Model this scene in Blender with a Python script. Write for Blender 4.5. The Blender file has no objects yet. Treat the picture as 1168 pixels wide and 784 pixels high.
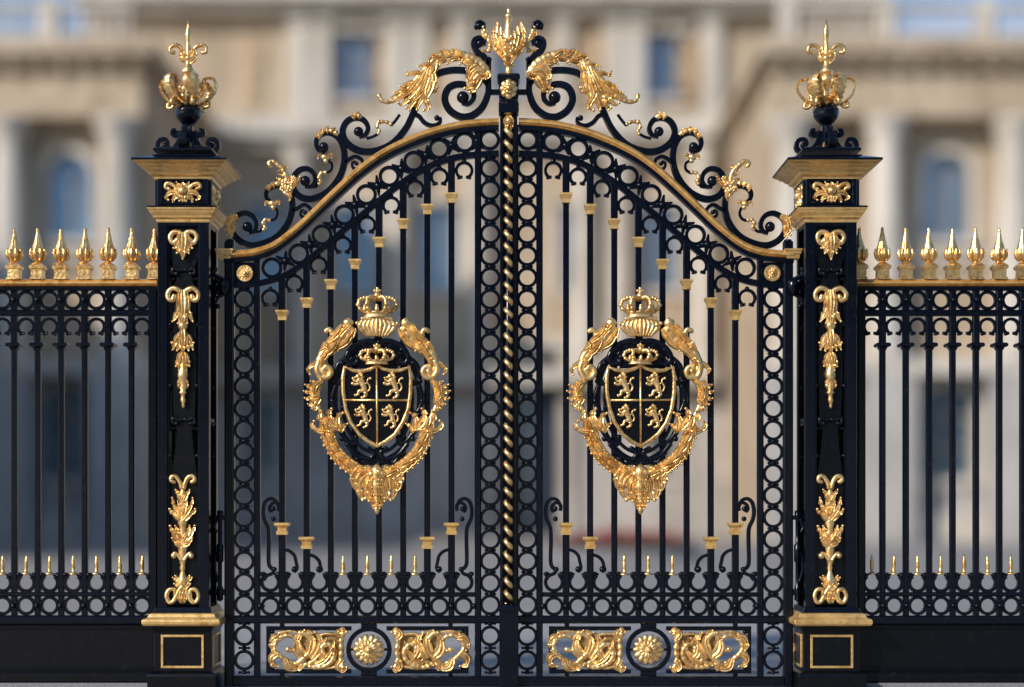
import bpy, bmesh, math, random
from mathutils import Vector, Matrix, noise as mnoise
random.seed(7)
PI = math.pi
S = 0.007            # metres per unit of the drawing the ironwork is laid out in
D = 12.95            # camera to gate
EYE = 1.477
HOR = 575.0
def WX(px): return (px-584.0)*S
def WZ(py): return EYE+(HOR-py)*S
sc = bpy.context.scene
C = sc.collection

# ---------------------------------------------------------------- materials
def newmat(name):
    m = bpy.data.materials.new(name); m.use_nodes = True
    nt = m.node_tree; b = nt.nodes['Principled BSDF']
    return m, nt, b
def noise(nt, scale, detail=4, rough=0.6, vec=None):
    n = nt.nodes.new('ShaderNodeTexNoise'); n.inputs['Scale'].default_value = scale
    n.inputs['Detail'].default_value = detail; n.inputs['Roughness'].default_value = rough
    if vec is not None: nt.links.new(vec, n.inputs['Vector'])
    return n
def geo_pos(nt):
    g = nt.nodes.new('ShaderNodeNewGeometry'); return g.outputs['Position']
def ramp(nt, fac, stops):
    r = nt.nodes.new('ShaderNodeValToRGB')
    e = r.color_ramp.elements
    e[0].position, e[0].color = stops[0][0], (*stops[0][1], 1)
    e[1].position, e[1].color = stops[-1][0], (*stops[-1][1], 1)
    for p, c in stops[1:-1]:
        x = e.new(p); x.color = (*c, 1)
    nt.links.new(fac, r.inputs['Fac']); return r.outputs['Color']
def bump(nt, b, height, strength, dist=0.01):
    n = nt.nodes.new('ShaderNodeBump'); n.inputs['Strength'].default_value = strength
    n.inputs['Distance'].default_value = dist
    nt.links.new(height, n.inputs['Height']); nt.links.new(n.outputs['Normal'], b.inputs['Normal'])
    return n
def mat_iron(name, col=(0.0014, 0.0029, 0.0088), r0=0.12, r1=0.30):
    m, nt, b = newmat(name); p = geo_pos(nt)
    n = noise(nt, 9, 6, 0.65, p)
    c = ramp(nt, n.outputs['Fac'], [(0.3, tuple(x*0.75 for x in col)), (0.62, col), (0.8, tuple(x*1.5+0.001 for x in col))])
    nt.links.new(c, b.inputs['Base Color'])
    nd = noise(nt, 14, 10, 0.8, p); md = nt.nodes.new('ShaderNodeMix'); md.data_type = 'RGBA'
    fd = nt.nodes.new('ShaderNodeMapRange'); fd.inputs['From Min'].default_value = 0.54; fd.inputs['From Max'].default_value = 0.78; fd.inputs['To Max'].default_value = 0.28
    nt.links.new(nd.outputs['Fac'], fd.inputs['Value']); nt.links.new(fd.outputs['Result'], md.inputs['Factor'])
    nt.links.new(c, md.inputs['A']); md.inputs['B'].default_value = (0.05, 0.048, 0.045, 1); nt.links.new(md.outputs['Result'], b.inputs['Base Color'])
    mr = nt.nodes.new('ShaderNodeMapRange'); mr.inputs['To Min'].default_value = r0; mr.inputs['To Max'].default_value = r1
    n2 = noise(nt, 40, 5, 0.7, p); nt.links.new(n2.outputs['Fac'], mr.inputs['Value']); nt.links.new(mr.outputs['Result'], b.inputs['Roughness'])
    n3 = noise(nt, 70, 3, 0.5, p); bump(nt, b, n3.outputs['Fac'], 0.18, 0.003)
    b.inputs['Specular IOR Level'].default_value = 0.28
    return m
def mat_gold(name, cols, metal, r0, r1, bs, bscale, bd=0.01, stretch=None):
    m, nt, b = newmat(name); p = geo_pos(nt)
    vec = p
    if stretch:
        mp = nt.nodes.new('ShaderNodeMapping'); mp.inputs['Scale'].default_value = stretch
        nt.links.new(p, mp.inputs['Vector']); vec = mp.outputs['Vector']
    n = noise(nt, 22, 6, 0.7, vec)
    ng = noise(nt, 5.5, 5, 0.75, p); mx = nt.nodes.new('ShaderNodeMix'); mx.data_type = 'RGBA'; mx.blend_type = 'MULTIPLY'; mx.inputs['Factor'].default_value = 1
    nt.links.new(ramp(nt, ng.outputs['Fac'], [(0.34, (0.74, 0.66, 0.56)), (0.50, (1, 1, 1))]), mx.inputs['B'])
    nt.links.new(ramp(nt, n.outputs['Fac'], [(0.3, cols[0]), (0.5, cols[1]), (0.72, cols[2])]), mx.inputs['A']); nt.links.new(mx.outputs['Result'], b.inputs['Base Color'])
    b.inputs['Metallic'].default_value = metal
    mr = nt.nodes.new('ShaderNodeMapRange'); mr.inputs['To Min'].default_value = r0; mr.inputs['To Max'].default_value = r1
    nt.links.new(n.outputs['Fac'], mr.inputs['Value']); nt.links.new(mr.outputs['Result'], b.inputs['Roughness'])
    n3 = noise(nt, bscale, 4, 0.6, vec)
    v = nt.nodes.new('ShaderNodeTexVoronoi'); v.inputs['Scale'].default_value = bscale*0.55; nt.links.new(vec, v.inputs['Vector'])
    ad = nt.nodes.new('ShaderNodeMath'); ad.operation = 'ADD'
    nt.links.new(n3.outputs['Fac'], ad.inputs[0]); nt.links.new(v.outputs['Distance'], ad.inputs[1])
    bump(nt, b, ad.outputs[0], bs, bd)
    return m
IRON = mat_iron('painted_iron')
IRONB = mat_iron('painted_iron_panel', (0.0015, 0.002, 0.0045), 0.2, 0.4)
GOLD = mat_gold('gilded_relief', [(0.62, 0.36, 0.12), (0.90, 0.60, 0.25), (1.0, 0.76, 0.40)], 0.85, 0.28, 0.46, 0.35, 60, 0.004)
GOLDS = mat_gold('gilded_smooth', [(0.64, 0.37, 0.11), (0.90, 0.58, 0.23), (1.0, 0.74, 0.37)], 0.88, 0.24, 0.42, 0.35, 60, 0.006)
GOLDB = mat_gold('aged_gilt_ground', [(0.30, 0.17, 0.06), (0.42, 0.26, 0.10), (0.55, 0.36, 0.16)], 0.7, 0.4, 0.6, 0.4, 40, 0.006)
GOLDP = mat_gold('gold_painted_moulding', [(0.70, 0.43, 0.145), (0.80, 0.51, 0.185), (0.88, 0.59, 0.24)], 0.65, 0.30, 0.5, 0.4, 26, 0.006)

def mat_stone(name, cols, scale=0.35, bricks=None, bstr=0.4):
    m, nt, b = newmat(name); p = geo_pos(nt)
    n = noise(nt, scale, 8, 0.65, p)
    c = ramp(nt, n.outputs['Fac'], [(0.3, cols[0]), (0.5, cols[1]), (0.7, cols[2])])
    mp = nt.nodes.new('ShaderNodeMapping'); mp.inputs['Scale'].default_value = (1.2, 1.2, 0.12)
    nt.links.new(p, mp.inputs['Vector'])
    n2 = noise(nt, 1.5, 6, 0.7, mp.outputs['Vector'])
    st = ramp(nt, n2.outputs['Fac'], [(0.35, (0.68, 0.66, 0.63)), (0.6, (1, 1, 1))])
    mx = nt.nodes.new('ShaderNodeMix'); mx.data_type = 'RGBA'; mx.blend_type = 'MULTIPLY'; mx.inputs['Factor'].default_value = 1
    nt.links.new(c, mx.inputs['A']); nt.links.new(st, mx.inputs['B'])
    nt.links.new(mx.outputs['Result'], b.inputs['Base Color'])
    b.inputs['Roughness'].default_value = 0.85
    n3 = noise(nt, 6, 8, 0.7, p); bump(nt, b, n3.outputs['Fac'], bstr, 0.05)
    return m
STONE = mat_stone('palace_limestone', [(0.38, 0.28, 0.185), (0.50, 0.39, 0.275), (0.60, 0.49, 0.36)])
STONEW = mat_stone('palace_pale_stone', [(0.52, 0.46, 0.39), (0.63, 0.575, 0.50), (0.70, 0.65, 0.58)])
STONEG = mat_stone('palace_grey_stone', [(0.37, 0.345, 0.325), (0.47, 0.445, 0.42), (0.56, 0.53, 0.50)])
STONEO = mat_stone('palace_ochre_panel', [(0.42, 0.29, 0.17), (0.54, 0.39, 0.25), (0.60, 0.46, 0.31)])
def mat_plain(name, col, rough=0.5, metal=0.0, sc_=8, var=0.25, bs=0.1):
    m, nt, b = newmat(name); p = geo_pos(nt); n = noise(nt, sc_, 5, 0.6, p)
    nt.links.new(ramp(nt, n.outputs['Fac'], [(0.3, tuple(x*(1-var) for x in col)), (0.7, tuple(min(1, x*(1+var)) for x in col))]), b.inputs['Base Color'])
    b.inputs['Roughness'].default_value = rough; b.inputs['Metallic'].default_value = metal
    bump(nt, b, n.outputs['Fac'], bs, 0.01)
    return m
GLASS = mat_plain('window_glass', (0.12, 0.21, 0.29), 0.15, 0.5, 1.5, 0.3, 0.03)
FRAME = mat_plain('window_timber', (0.30, 0.23, 0.17), 0.5)
DOORM = mat_plain('dark_door_paint', (0.02, 0.028, 0.045), 0.35)
REDF = mat_plain('red_petals', (0.42, 0.10, 0.11), 0.6, 0, 30, 0.3)
GREEN = mat_plain('bed_leaves', (0.05, 0.09, 0.03), 0.6, 0, 20, 0.4)
KERB = mat_plain('granite_kerb', (0.20, 0.20, 0.21), 0.7, 0, 60, 0.3, 0.3)

def mat_paving():
    m, nt, b = newmat('forecourt_paving'); p = geo_pos(nt)
    br = nt.nodes.new('ShaderNodeTexBrick'); br.inputs['Scale'].default_value = 1.0
    br.inputs['Brick Width'].default_value = 1.3; br.inputs['Row Height'].default_value = 0.5
    br.inputs['Mortar Size'].default_value = 0.012; br.offset = 0.37
    br.inputs['Color1'].default_value = (0.40, 0.385, 0.37, 1); br.inputs['Color2'].default_value = (0.33, 0.32, 0.315, 1)
    br.inputs['Mortar'].default_value = (0.14, 0.135, 0.13, 1)
    nt.links.new(p, br.inputs['Vector'])
    n = noise(nt, 2.3, 8, 0.7, p); st = ramp(nt, n.outputs['Fac'], [(0.3, (0.72, 0.71, 0.7)), (0.65, (1.05, 1.04, 1.03))])
    mx = nt.nodes.new('ShaderNodeMix'); mx.data_type = 'RGBA'; mx.blend_type = 'MULTIPLY'; mx.inputs['Factor'].default_value = 1
    nt.links.new(br.outputs['Color'], mx.inputs['A']); nt.links.new(st, mx.inputs['B'])
    nt.links.new(mx.outputs['Result'], b.inputs['Base Color'])
    b.inputs['Roughness'].default_value = 0.8
    n3 = noise(nt, 30, 6, 0.7, p); bump(nt, b, n3.outputs['Fac'], 0.3, 0.01)
    return m
PAVE = mat_paving()
GRAVEL = mat_plain('forecourt_gravel', (0.27, 0.25, 0.23), 0.95, 0, 3.5, 0.25, 0.4)

# ---------------------------------------------------------------- mesh builder
class MB:
    def __init__(s): s.v = []; s.f = []; s.sm = []
    def add(s, vs, fs, smooth=False):
        o = len(s.v); s.v += [tuple(x) for x in vs]
        for f in fs: s.f.append([i+o for i in f]); s.sm.append(smooth)
    def rings(s, loops, cap=True, smooth=True, closed=False):
        n = len(loops[0]); vs = [p for l in loops for p in l]; fs = []
        m = len(loops); r = m if closed else m-1
        for i in range(r):
            a = i*n; b = ((i+1) % m)*n
            for j in range(n):
                k = (j+1) % n
                fs.append([a+j, a+k, b+k, b+j])
        if cap and not closed:
            fs.append(list(range(n))[::-1]); fs.append([(m-1)*n+j for j in range(n)])
        s.add(vs, fs, smooth)
    def box(s, x0, x1, y0, y1, z0, z1):
        vs = [(x, y, z) for x in (x0, x1) for y in (y0, y1) for z in (z0, z1)]
        s.add(vs, [[0,1,3,2],[4,6,7,5],[0,4,5,1],[2,3,7,6],[0,2,6,4],[1,5,7,3]])
    def build(s, name, mat, parent=None, bevel=0):
        if mat in (GOLD, GOLDS):     # hand-worked castings: no two exactly alike
            s.v = [tuple(Vector(v)+0.0035*mnoise.noise_vector(Vector(v)*11)+0.0012*mnoise.noise_vector(Vector(v)*45)) for v in s.v]
        me = bpy.data.meshes.new(name)
        me.from_pydata(s.v, [], s.f)
        me.polygons.foreach_set('use_smooth', s.sm)
        bm = bmesh.new(); bm.from_mesh(me); bmesh.ops.recalc_face_normals(bm, faces=bm.faces); bm.to_mesh(me); bm.free()
        me.materials.append(mat)
        o = bpy.data.objects.new(name, me); C.objects.link(o)
        if parent is not None:
            o.parent = parent; L = WL[root_of(parent)]
            me.transform(Matrix.Translation(-Vector(L)))
        if bevel:
            md = o.modifiers.new('bevel', 'BEVEL'); md.width = bevel; md.segments = 2; md.limit_method = 'ANGLE'; md.angle_limit = 0.6
        return o
WL = {}
def root_of(o):
    while o.parent is not None: o = o.parent
    return o.name
def thing(name, label, cat, loc, group=None):
    o = bpy.data.objects.new(name, None); C.objects.link(o); o.location = loc
    o.empty_display_size = 0.2
    o['label'] = label; o['category'] = cat
    if group: o['group'] = group
    WL[o.name] = loc
    return o

def cr(pts, step=1.6, closed=False):
    """Catmull-Rom through tuples of any length, resampled about every `step` units of the first two"""
    P = [Vector(p) if len(p) <= 4 else p for p in pts]
    n = len(P); out = []
    dim = len(pts[0])
    rng = range(n if closed else n-1)
    for i in rng:
        if closed: p0, p1, p2, p3 = pts[(i-1) % n], pts[i], pts[(i+1) % n], pts[(i+2) % n]
        else:
            p1, p2 = pts[i], pts[i+1]
            p0 = pts[i-1] if i > 0 else tuple(2*a-b for a, b in zip(p1, p2))
            p3 = pts[i+2] if i+2 < n else tuple(2*a-b for a, b in zip(p2, p1))
        d = math.hypot(p2[0]-p1[0], p2[1]-p1[1]); k = max(1, int(d/step))
        for j in range(k):
            t = j/k
            out.append(tuple(0.5*((2*b)+(c-a)*t+(2*a-5*b+4*c-d_)*t*t+(3*b-a-3*c+d_)*t**3) for a, b, c, d_ in zip(p0, p1, p2, p3)))
    if not closed: out.append(tuple(pts[-1]))
    return out
class Iron:
    """adds shapes in drawing units; mx mirrors the drawing about x = mx"""
    def __init__(s, mb=None, mirror=None, k=1.0, y0=0.0, ox=0.0):
        s.mb = mb or MB(); s.mir = mirror; s.k = k; s.y0 = y0
    def P(s, x, y, d=0.0):
        if s.mir is not None: x = 2*s.mir-x
        return ((x-584)*S*s.k, s.y0-d*S, EYE+(HOR-y)*S*s.k)
    def ribbon(s, pts, w, d, dy=0.0, closed=False, sec='bar', smooth=None, curve=True, prof=None, lump=0, freq=8, step=1.6):
        """pts (x,y[,half width]); w half width default; d half depth; dy forward shift"""
        P = [(p[0], p[1], p[2] if len(p) > 2 else w, p[3] if len(p) > 3 else dy) for p in pts]
        Q = cr(P, step, closed) if curve else P
        n = len(Q); loops = []
        L = 0; tot = sum(math.hypot(Q[i+1][0]-Q[i][0], Q[i+1][1]-Q[i][1]) for i in range(n-1)) or 1
        for i, q in enumerate(Q):
            a = Q[(i-1) % n] if (closed or i > 0) else q
            b = Q[(i+1) % n] if (closed or i < n-1) else q
            tx, ty = b[0]-a[0], b[1]-a[1]; l = math.hypot(tx, ty) or 1
            nx, ny = -ty/l, tx/l
            if i > 0: L += math.hypot(q[0]-Q[i-1][0], q[1]-Q[i-1][1])
            t = L/tot; h = max(q[2], 0.05); dd = d
            if prof:
                f = prof(t); h *= f; dd = d*max(f, 0.25)
            if lump: h *= 1+lump*math.sin(L/freq*2*PI); dd = dd*(1+lump*0.8*math.sin(L/freq*2*PI))
            if h < d and prof: dd = min(dd, max(h, 0.3))
            if sec == 'bar':
                c = min(h, dd)*0.28
                pr = [(h, dd-c), (h-c, dd), (-h+c, dd), (-h, dd-c), (-h, -dd+c), (-h+c, -dd), (h-c, -dd), (h, -dd+c)]
            elif sec == 'leaf':   # ridge in the middle, grooves beside it, thin back
                pr = [(h, 0.0), (h*0.66, dd*0.75), (h*0.34, dd*0.58), (0, dd*1.15), (-h*0.34, dd*0.58), (-h*0.66, dd*0.75), (-h, 0.0), (-h*0.5, -dd*0.35), (h*0.5, -dd*0.35)]
            elif sec == 'gold':   # moulding profile
                pr = [(h, -dd*0.6), (h, dd*0.4), (h*0.72, dd*0.75), (h*0.62, dd*0.6), (h*0.25, dd*1.0), (-h*0.1, dd*1.02), (-h*0.3, dd*0.75), (-h*0.45, dd*0.85), (-h*0.9, dd*0.45), (-h, dd*0.3), (-h, -dd*0.6)]
            else:
                pr = [(h*math.cos(k*PI/5), dd*math.sin(k*PI/5)) for k in range(10)]
            loops.append([s.P(q[0]+nx*u, q[1]+ny*u, q[3]+v) for u, v in pr])
        if smooth is None: smooth = sec not in ('bar', 'gold', 'leaf')
        s.mb.rings(loops, True, smooth, closed)
    def leaf(s, pts, w, d=3.0, dy=0.0, tip=0.0, sec='leaf', step=1.5):
        """pointed acanthus lobe with an optional curled tip ball"""
        s.ribbon(pts, w, d, dy, sec=sec, prof=lambda t: 0.35+0.65*math.sin(min(1, t*1.25+0.12)*PI)**0.8 if t < 0.7 else max(0.12, 0.35+0.65*math.sin(min(1, t*1.25+0.12)*PI)**0.8 if t < 0.7 else 0.72*(1-t)/0.3+0.15), step=step)
        if tip: s.ball(pts[-1][0], pts[-1][1], tip*0.72, dy+d*0.3)
    def stem(s, pts, w, d=None, dy=0.0, ball=0, lump=0, freq=6, sec='round', w1=None):
        n = len(pts); w1 = w if w1 is None else w1
        s.ribbon([(p[0], p[1], w+(w1-w)*i/(n-1)) for i, p in enumerate(pts)], w, d or w, dy, sec=sec, lump=lump, freq=freq, step=1.3)
        if ball: s.ball(pts[-1][0], pts[-1][1], ball, dy)
    def ball(s, x, y, r, dy=0.0, rz=None, ry=None, n=10, m=7):
        rz = rz or r; ry = ry or r; loops = []
        for i in range(m+1):
            a = PI*i/m; rr = max(math.sin(a), 0.02)
            loops.append([s.P(x+r*rr*math.cos(2*PI*j/n), y-rz*math.cos(a), dy+ry*rr*math.sin(2*PI*j/n)) for j in range(n)])
        s.mb.rings(loops, True, True)
    def lathe(s, x, prof, dy=0.0, n=20, flat=1.0, smooth=True, ribs=0, ramp_=0.0):
        """prof: (radius, y)"""
        loops = []
        for r, y in prof:
            loops.append([s.P(x+r*(1+ramp_*(math.cos(ribs*2*PI*j/n) if ribs else 0))*math.cos(2*PI*j/n), y, dy+flat*r*(1+ramp_*(math.cos(ribs*2*PI*j/n) if ribs else 0))*math.sin(2*PI*j/n)) for j in range(n)])
        s.mb.rings(loops, True, smooth)
    def sq(s, x, prof, dy=0.0, flat=1.0):
        """square-plan stack: prof (half width, y)"""
        loops = [[s.P(x+a*r, y, dy+b*r*flat) for a, b in ((-1,-1),(1,-1),(1,1),(-1,1))] for r, y in prof]
        s.mb.rings(loops, True, False)
    def rect(s, x0, x1, y0, y1, d0, d1):
        """front face at d1, back at d0, chamfered long edges"""
        c = min(x1-x0, y1-y0, abs(d1-d0))*0.16
        if (y1-y0) >= (x1-x0):
            pr = [(x0+c, d0), (x1-c, d0), (x1, d0+c), (x1, d1-c), (x1-c, d1), (x0+c, d1), (x0, d1-c), (x0, d0+c)]
            s.mb.rings([[s.P(a, y, b) for a, b in pr] for y in (y0, y1)], True, False)
        else:
            pr = [(y0+c, d0), (y1-c, d0), (y1, d0+c), (y1, d1-c), (y1-c, d1), (y0+c, d1), (y0, d1-c), (y0, d0+c)]
            s.mb.rings([[s.P(x, a, b) for a, b in pr] for x in (x0, x1)], True, False)
    def ring(s, x, y, r, w, d, dy=0.0, n=22, sec='bar'):
        pts = [(x+r*math.cos(2*PI*k/n), y+r*math.sin(2*PI*k/n), w, dy) for k in range(n)]
        s.ribbon(pts, w, d, dy, closed=True, sec=sec, curve=False)
    def plate(s, outline, d0, d1):
        n = len(outline)
        s.mb.add([s.P(x, y, d0) for x, y in outline]+[s.P(x, y, d1) for x, y in outline],
                 [list(range(n)), [n+i for i in range(n)][::-1]]+[[i, (i+1) % n, n+(i+1) % n, n+i] for i in range(n)])
    def tube(s, P3, r, n=8, closed=False):
        """P3: (x,y,d) drawing points, r radius or list"""
        loops = []; m = len(P3)
        up = Vector((0, 0, 1)); prev = None
        for i, p in enumerate(P3):
            a = Vector(P3[max(i-1, 0)]); b = Vector(P3[min(i+1, m-1)])
            t = (b-a).normalized()
            if prev is None:
                u = t.orthogonal().normalized()
            else:
                u = (prev-t*prev.dot(t)).normalized()
            prev = u; v = t.cross(u); rr = r[i] if isinstance(r, (list, tuple)) else r
            loops.append([s.P(*(Vector(p)+u*math.cos(2*PI*j/n)*rr+v*math.sin(2*PI*j/n)*rr)) for j in range(n)])
        s.mb.rings(loops, True, True, closed)
    def rosette(s, x, y, r, n, d=2.5, dy=0.0, sx=1.0, core=0.28, layers=1):
        for l in range(layers):
            rr = r*(1-0.38*l)
            for k in range(n):
                a = 2*PI*(k+0.5*l)/n
                pts = [(x+sx*rr*f*math.cos(a+0.0*f), y+rr*f*math.sin(a)) for f in (0.15, 0.5, 0.8, 1.0)]
                wd = rr*PI/n*0.95
                s.ribbon(pts, wd, d*(0.8 if l == 0 else 0.9), dy+l*d*0.6, sec='round', prof=lambda t: 0.35+0.68*math.sin(PI*(0.1+0.78*t)), step=2)
        s.ball(x, y, r*core, dy+d*0.8+layers*d*0.3, ry=r*core*0.8)
    def both(s, cx, fn):
        """run fn on this drawing and on its mirror about cx"""
        fn(s)
        t = Iron(s.mb, None, s.k, s.y0); P0 = s.P
        if 'leaf' in s.__dict__: t.leaf = (lambda f: lambda pts, w, *a, **k: f(pts, w*1.3, *a, **k))(t.leaf)
        t.P = lambda x, y, d=0.0: P0(2*cx-x, y, d)
        fn(t)

def omega(I, x, y, r=9.2, up=False, w=1.7, d=2.6, end='knob'):
    """open ring hanging from a rail (or standing on one when up)"""
    g = -1 if up else 1
    pts = []
    a0, a1 = math.radians(-52), math.radians(232)
    for k in range(15):
        a = a0+(a1-a0)*k/14
        pts.append((x+r*math.cos(a), y-g*r*math.sin(a)))
    if up:
        lo = [(x+r*0.93, y-g*(-r*0.98)), (x+r*0.62, y+g*r*0.62)]
        I.ribbon(pts, w, d)
        for sgn in (-1, 1):
            ex, ey = x+sgn*r*0.62, y+g*r*0.79
            I.stem([(ex, ey), (ex+sgn*1.0, ey+g*2.2), (ex+sgn*3.6, ey+g*2.6), (ex+sgn*4.8, ey+g*0.6)], w, 2.4)
            I.ball(ex+sgn*3.2, ey+g*0.9, 2.3)
            I.ball(ex-sgn*0.6, ey+g*1.4, 1.7)
    else:
        I.ribbon(pts, w, d)
        for sgn in (-1, 1):
            ex, ey = x+sgn*r*0.62, y+g*r*0.79
            I.stem([(ex, ey), (ex-sgn*1.2, ey+g*1.6), (ex-sgn*2.9, ey+g*1.0), (ex-sgn*2.6, ey-g*0.9)], 1.3, 2.0)
            I.ball(ex+sgn*0.8, ey+g*1.2, 1.9); I.ball(ex-sgn*2.4, ey-g*0.6, 1.3)

def mk(name, mat, parent, fn, mirror=None, k=1.0, y0=0.0, bevel=0, label=None):
    I = Iron(None, mirror, k, y0); fn(I)
    o = I.mb.build(name, mat, parent, bevel)
    if label: o['label'] = label
    return o
RINGME = {}
def ring_obj(name, parent, px, py, r=9.3, w=1.75, d=2.8):
    key = (round(r, 2), round(w, 2))
    if key not in RINGME:
        I = Iron(); I.P = lambda x, y, d_=0.0: (x*S, -d_*S, -y*S)
        I.ring(0, 0, r, w, d)
        me = bpy.data.meshes.new('ring'); me.from_pydata(I.mb.v, [], I.mb.f)
        bm = bmesh.new(); bm.from_mesh(me); bmesh.ops.recalc_face_normals(bm, faces=bm.faces); bm.to_mesh(me); bm.free()
        me.materials.append(IRON); RINGME[key] = me
    o = bpy.data.objects.new(name, RINGME[key]); C.objects.link(o); o.parent = parent
    o.location = Vector((WX(px), 0, WZ(py)))-Vector(WL[root_of(parent)])
    return o
SHARE = {}
def inst(name, key, fn, parent, px, py, mat=None, k_mirror=False):
    """shared small casting placed at (px,py); fn draws it about (0,0)"""
    kk = (key, k_mirror)
    if kk not in SHARE:
        I = Iron(); sg = -1 if k_mirror else 1
        I.P = lambda x, y, d_=0.0: (sg*x*S, -d_*S, -y*S)
        fn(I)
        me = bpy.data.meshes.new(name); me.from_pydata(I.mb.v, [], I.mb.f); me.polygons.foreach_set('use_smooth', I.mb.sm)
        bm = bmesh.new(); bm.from_mesh(me); bmesh.ops.recalc_face_normals(bm, faces=bm.faces); bm.to_mesh(me); bm.free()
        me.materials.append(mat or IRON); SHARE[kk] = me
    o = bpy.data.objects.new(name, SHARE[kk]); C.objects.link(o); o.parent = parent
    o.location = Vector((WX(px), 0, WZ(py)))-Vector(WL[root_of(parent)])
    return o
def interp(T, x):
    for (a, b), (c, d) in zip(T, T[1:]):
        if a <= x <= c: return b+(d-b)*(x-a)/(c-a)
    return T[0][1] if x < T[0][0] else T[-1][1]

# ---------------------------------------------------------------- heraldic pieces
def crown(I, x, y0, y1, w, dy, fl=0.6):
    """royal crown: y0 bottom, y1 top of its cross, w half width"""
    h = y0-y1; b = h*0.16
    I.lathe(x, [(w*0.66, y0), (w*0.70, y0), (w*0.70, y0-b*0.3), (w*0.64, y0-b*0.45), (w*0.64, y0-b*0.9), (w*0.72, y0-b), (w*0.72, y0-b*1.3), (w*0.60, y0-b*1.35)], dy, 24, fl)
    yb = y0-b*1.2; yt = y0-h*0.66
    for k in range(12):
        a = 2*PI*k/12
        if k % 2 == 0:
            prof_ = cr([(0.68, 0.0), (0.90, 0.22), (1.0, 0.50), (0.93, 0.80), (0.66, 0.99), (0.34, 0.98), (0.06, 0.84)], 0.16)
            P = [(x+w*rr*math.cos(a), yb-(yb-yt)*tt, dy+fl*w*rr*math.sin(a)) for rr, tt in prof_]
            I.tube(P, w*0.10, 6)
            for q in P[1:-1]: I.ball(q[0], q[1], w*0.125, q[2], n=6, m=4)
        else:
            qx, qd = x+w*0.74*math.cos(a), dy+fl*w*0.74*math.sin(a)
            I.ball(qx, yb-h*0.08, w*0.11, qd, rz=w*0.2, n=6, m=4); I.ball(qx, yb-h*0.19, w*0.08, qd, n=6, m=4)
    I.ball(x, yt-h*0.06, w*0.2, dy)
    I.ball(x, yt-h*0.15, w*0.07, dy, rz=h*0.1)
    I.stem([(x, yt-h*0.1), (x, y1)], w*0.08, w*0.08, dy)
    I.stem([(x-w*0.2, yt-h*0.23), (x+w*0.2, yt-h*0.23)], w*0.075, w*0.08, dy)

def lion(I, x, y, s, dy):
    """rampant lion facing left, about 20 units high times s"""
    q = lambda a, b: (x+a*s, y+b*s)
    I.stem([q(2.2, 5.0), q(1.6, 1.0), q(-0.6, -3.0), q(-2.0, -5.4)], 2.0*s, 1.8, dy, w1=2.7*s)      # trunk
    I.ball(*q(-2.6, -7.0), 2.1*s, dy+1.1, ry=1.8); I.ball(*q(-4.6, -6.2), 1.15*s, dy+1.2, rz=0.9*s)        # head, muzzle
    for a, b, c, d_ in ((-2, -8.6, -0.6, -11.0), (-1, -8, 1.6, -9.2), (-0.6, -6.8, 2.6, -6.4), (-0.8, -5.4, 2.2, -3.2), (-1.6, -4.6, 0.6, -1.4), (-2.6, -4.6, -2.2, -1.4)):
        I.leaf([q(a, b), q((a+c)/2, (b+d_)/2-0.3), q(c, d_)], 1.5*s, 1.5, dy+0.7)                          # mane
    I.stem([q(-2.4, -3.6), q(-5.2, -3.4), q(-6.6, -5.6)], 1.15*s, 1.1, dy, ball=1.3*s)             # raised paw
    I.stem([q(-1.6, -1.6), q(-4.6, -0.6), q(-7.0, -1.4)], 1.15*s, 1.1, dy, ball=1.3*s)
    I.stem([q(1.4, 4.4), q(-1.8, 4.6), q(-2.6, 7.4), q(-4.8, 8.2)], 1.5*s, 1.2, dy, ball=1.2*s, w1=0.9*s)  # hind legs
    I.stem([q(2.6, 5.0), q(3.6, 7.4), q(2.4, 9.4), q(0.6, 10.0)], 1.7*s, 1.2, dy, ball=1.2*s, w1=0.9*s)
    I.stem([q(3.0, 5.0), q(6.0, 4.0), q(6.4, 0.4), q(4.6, -2.4), q(5.4, -5.0), q(7.2, -5.6)], 0.7*s, 0.8, dy, ball=1.2*s)
    for a, b in ((3.6, -1.4), (6.8, 2.0), (0.6, -3.4), (-3.6, -3.0)): I.ball(*q(a, b), 0.8*s, dy+0.4, n=6, m=4)

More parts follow.
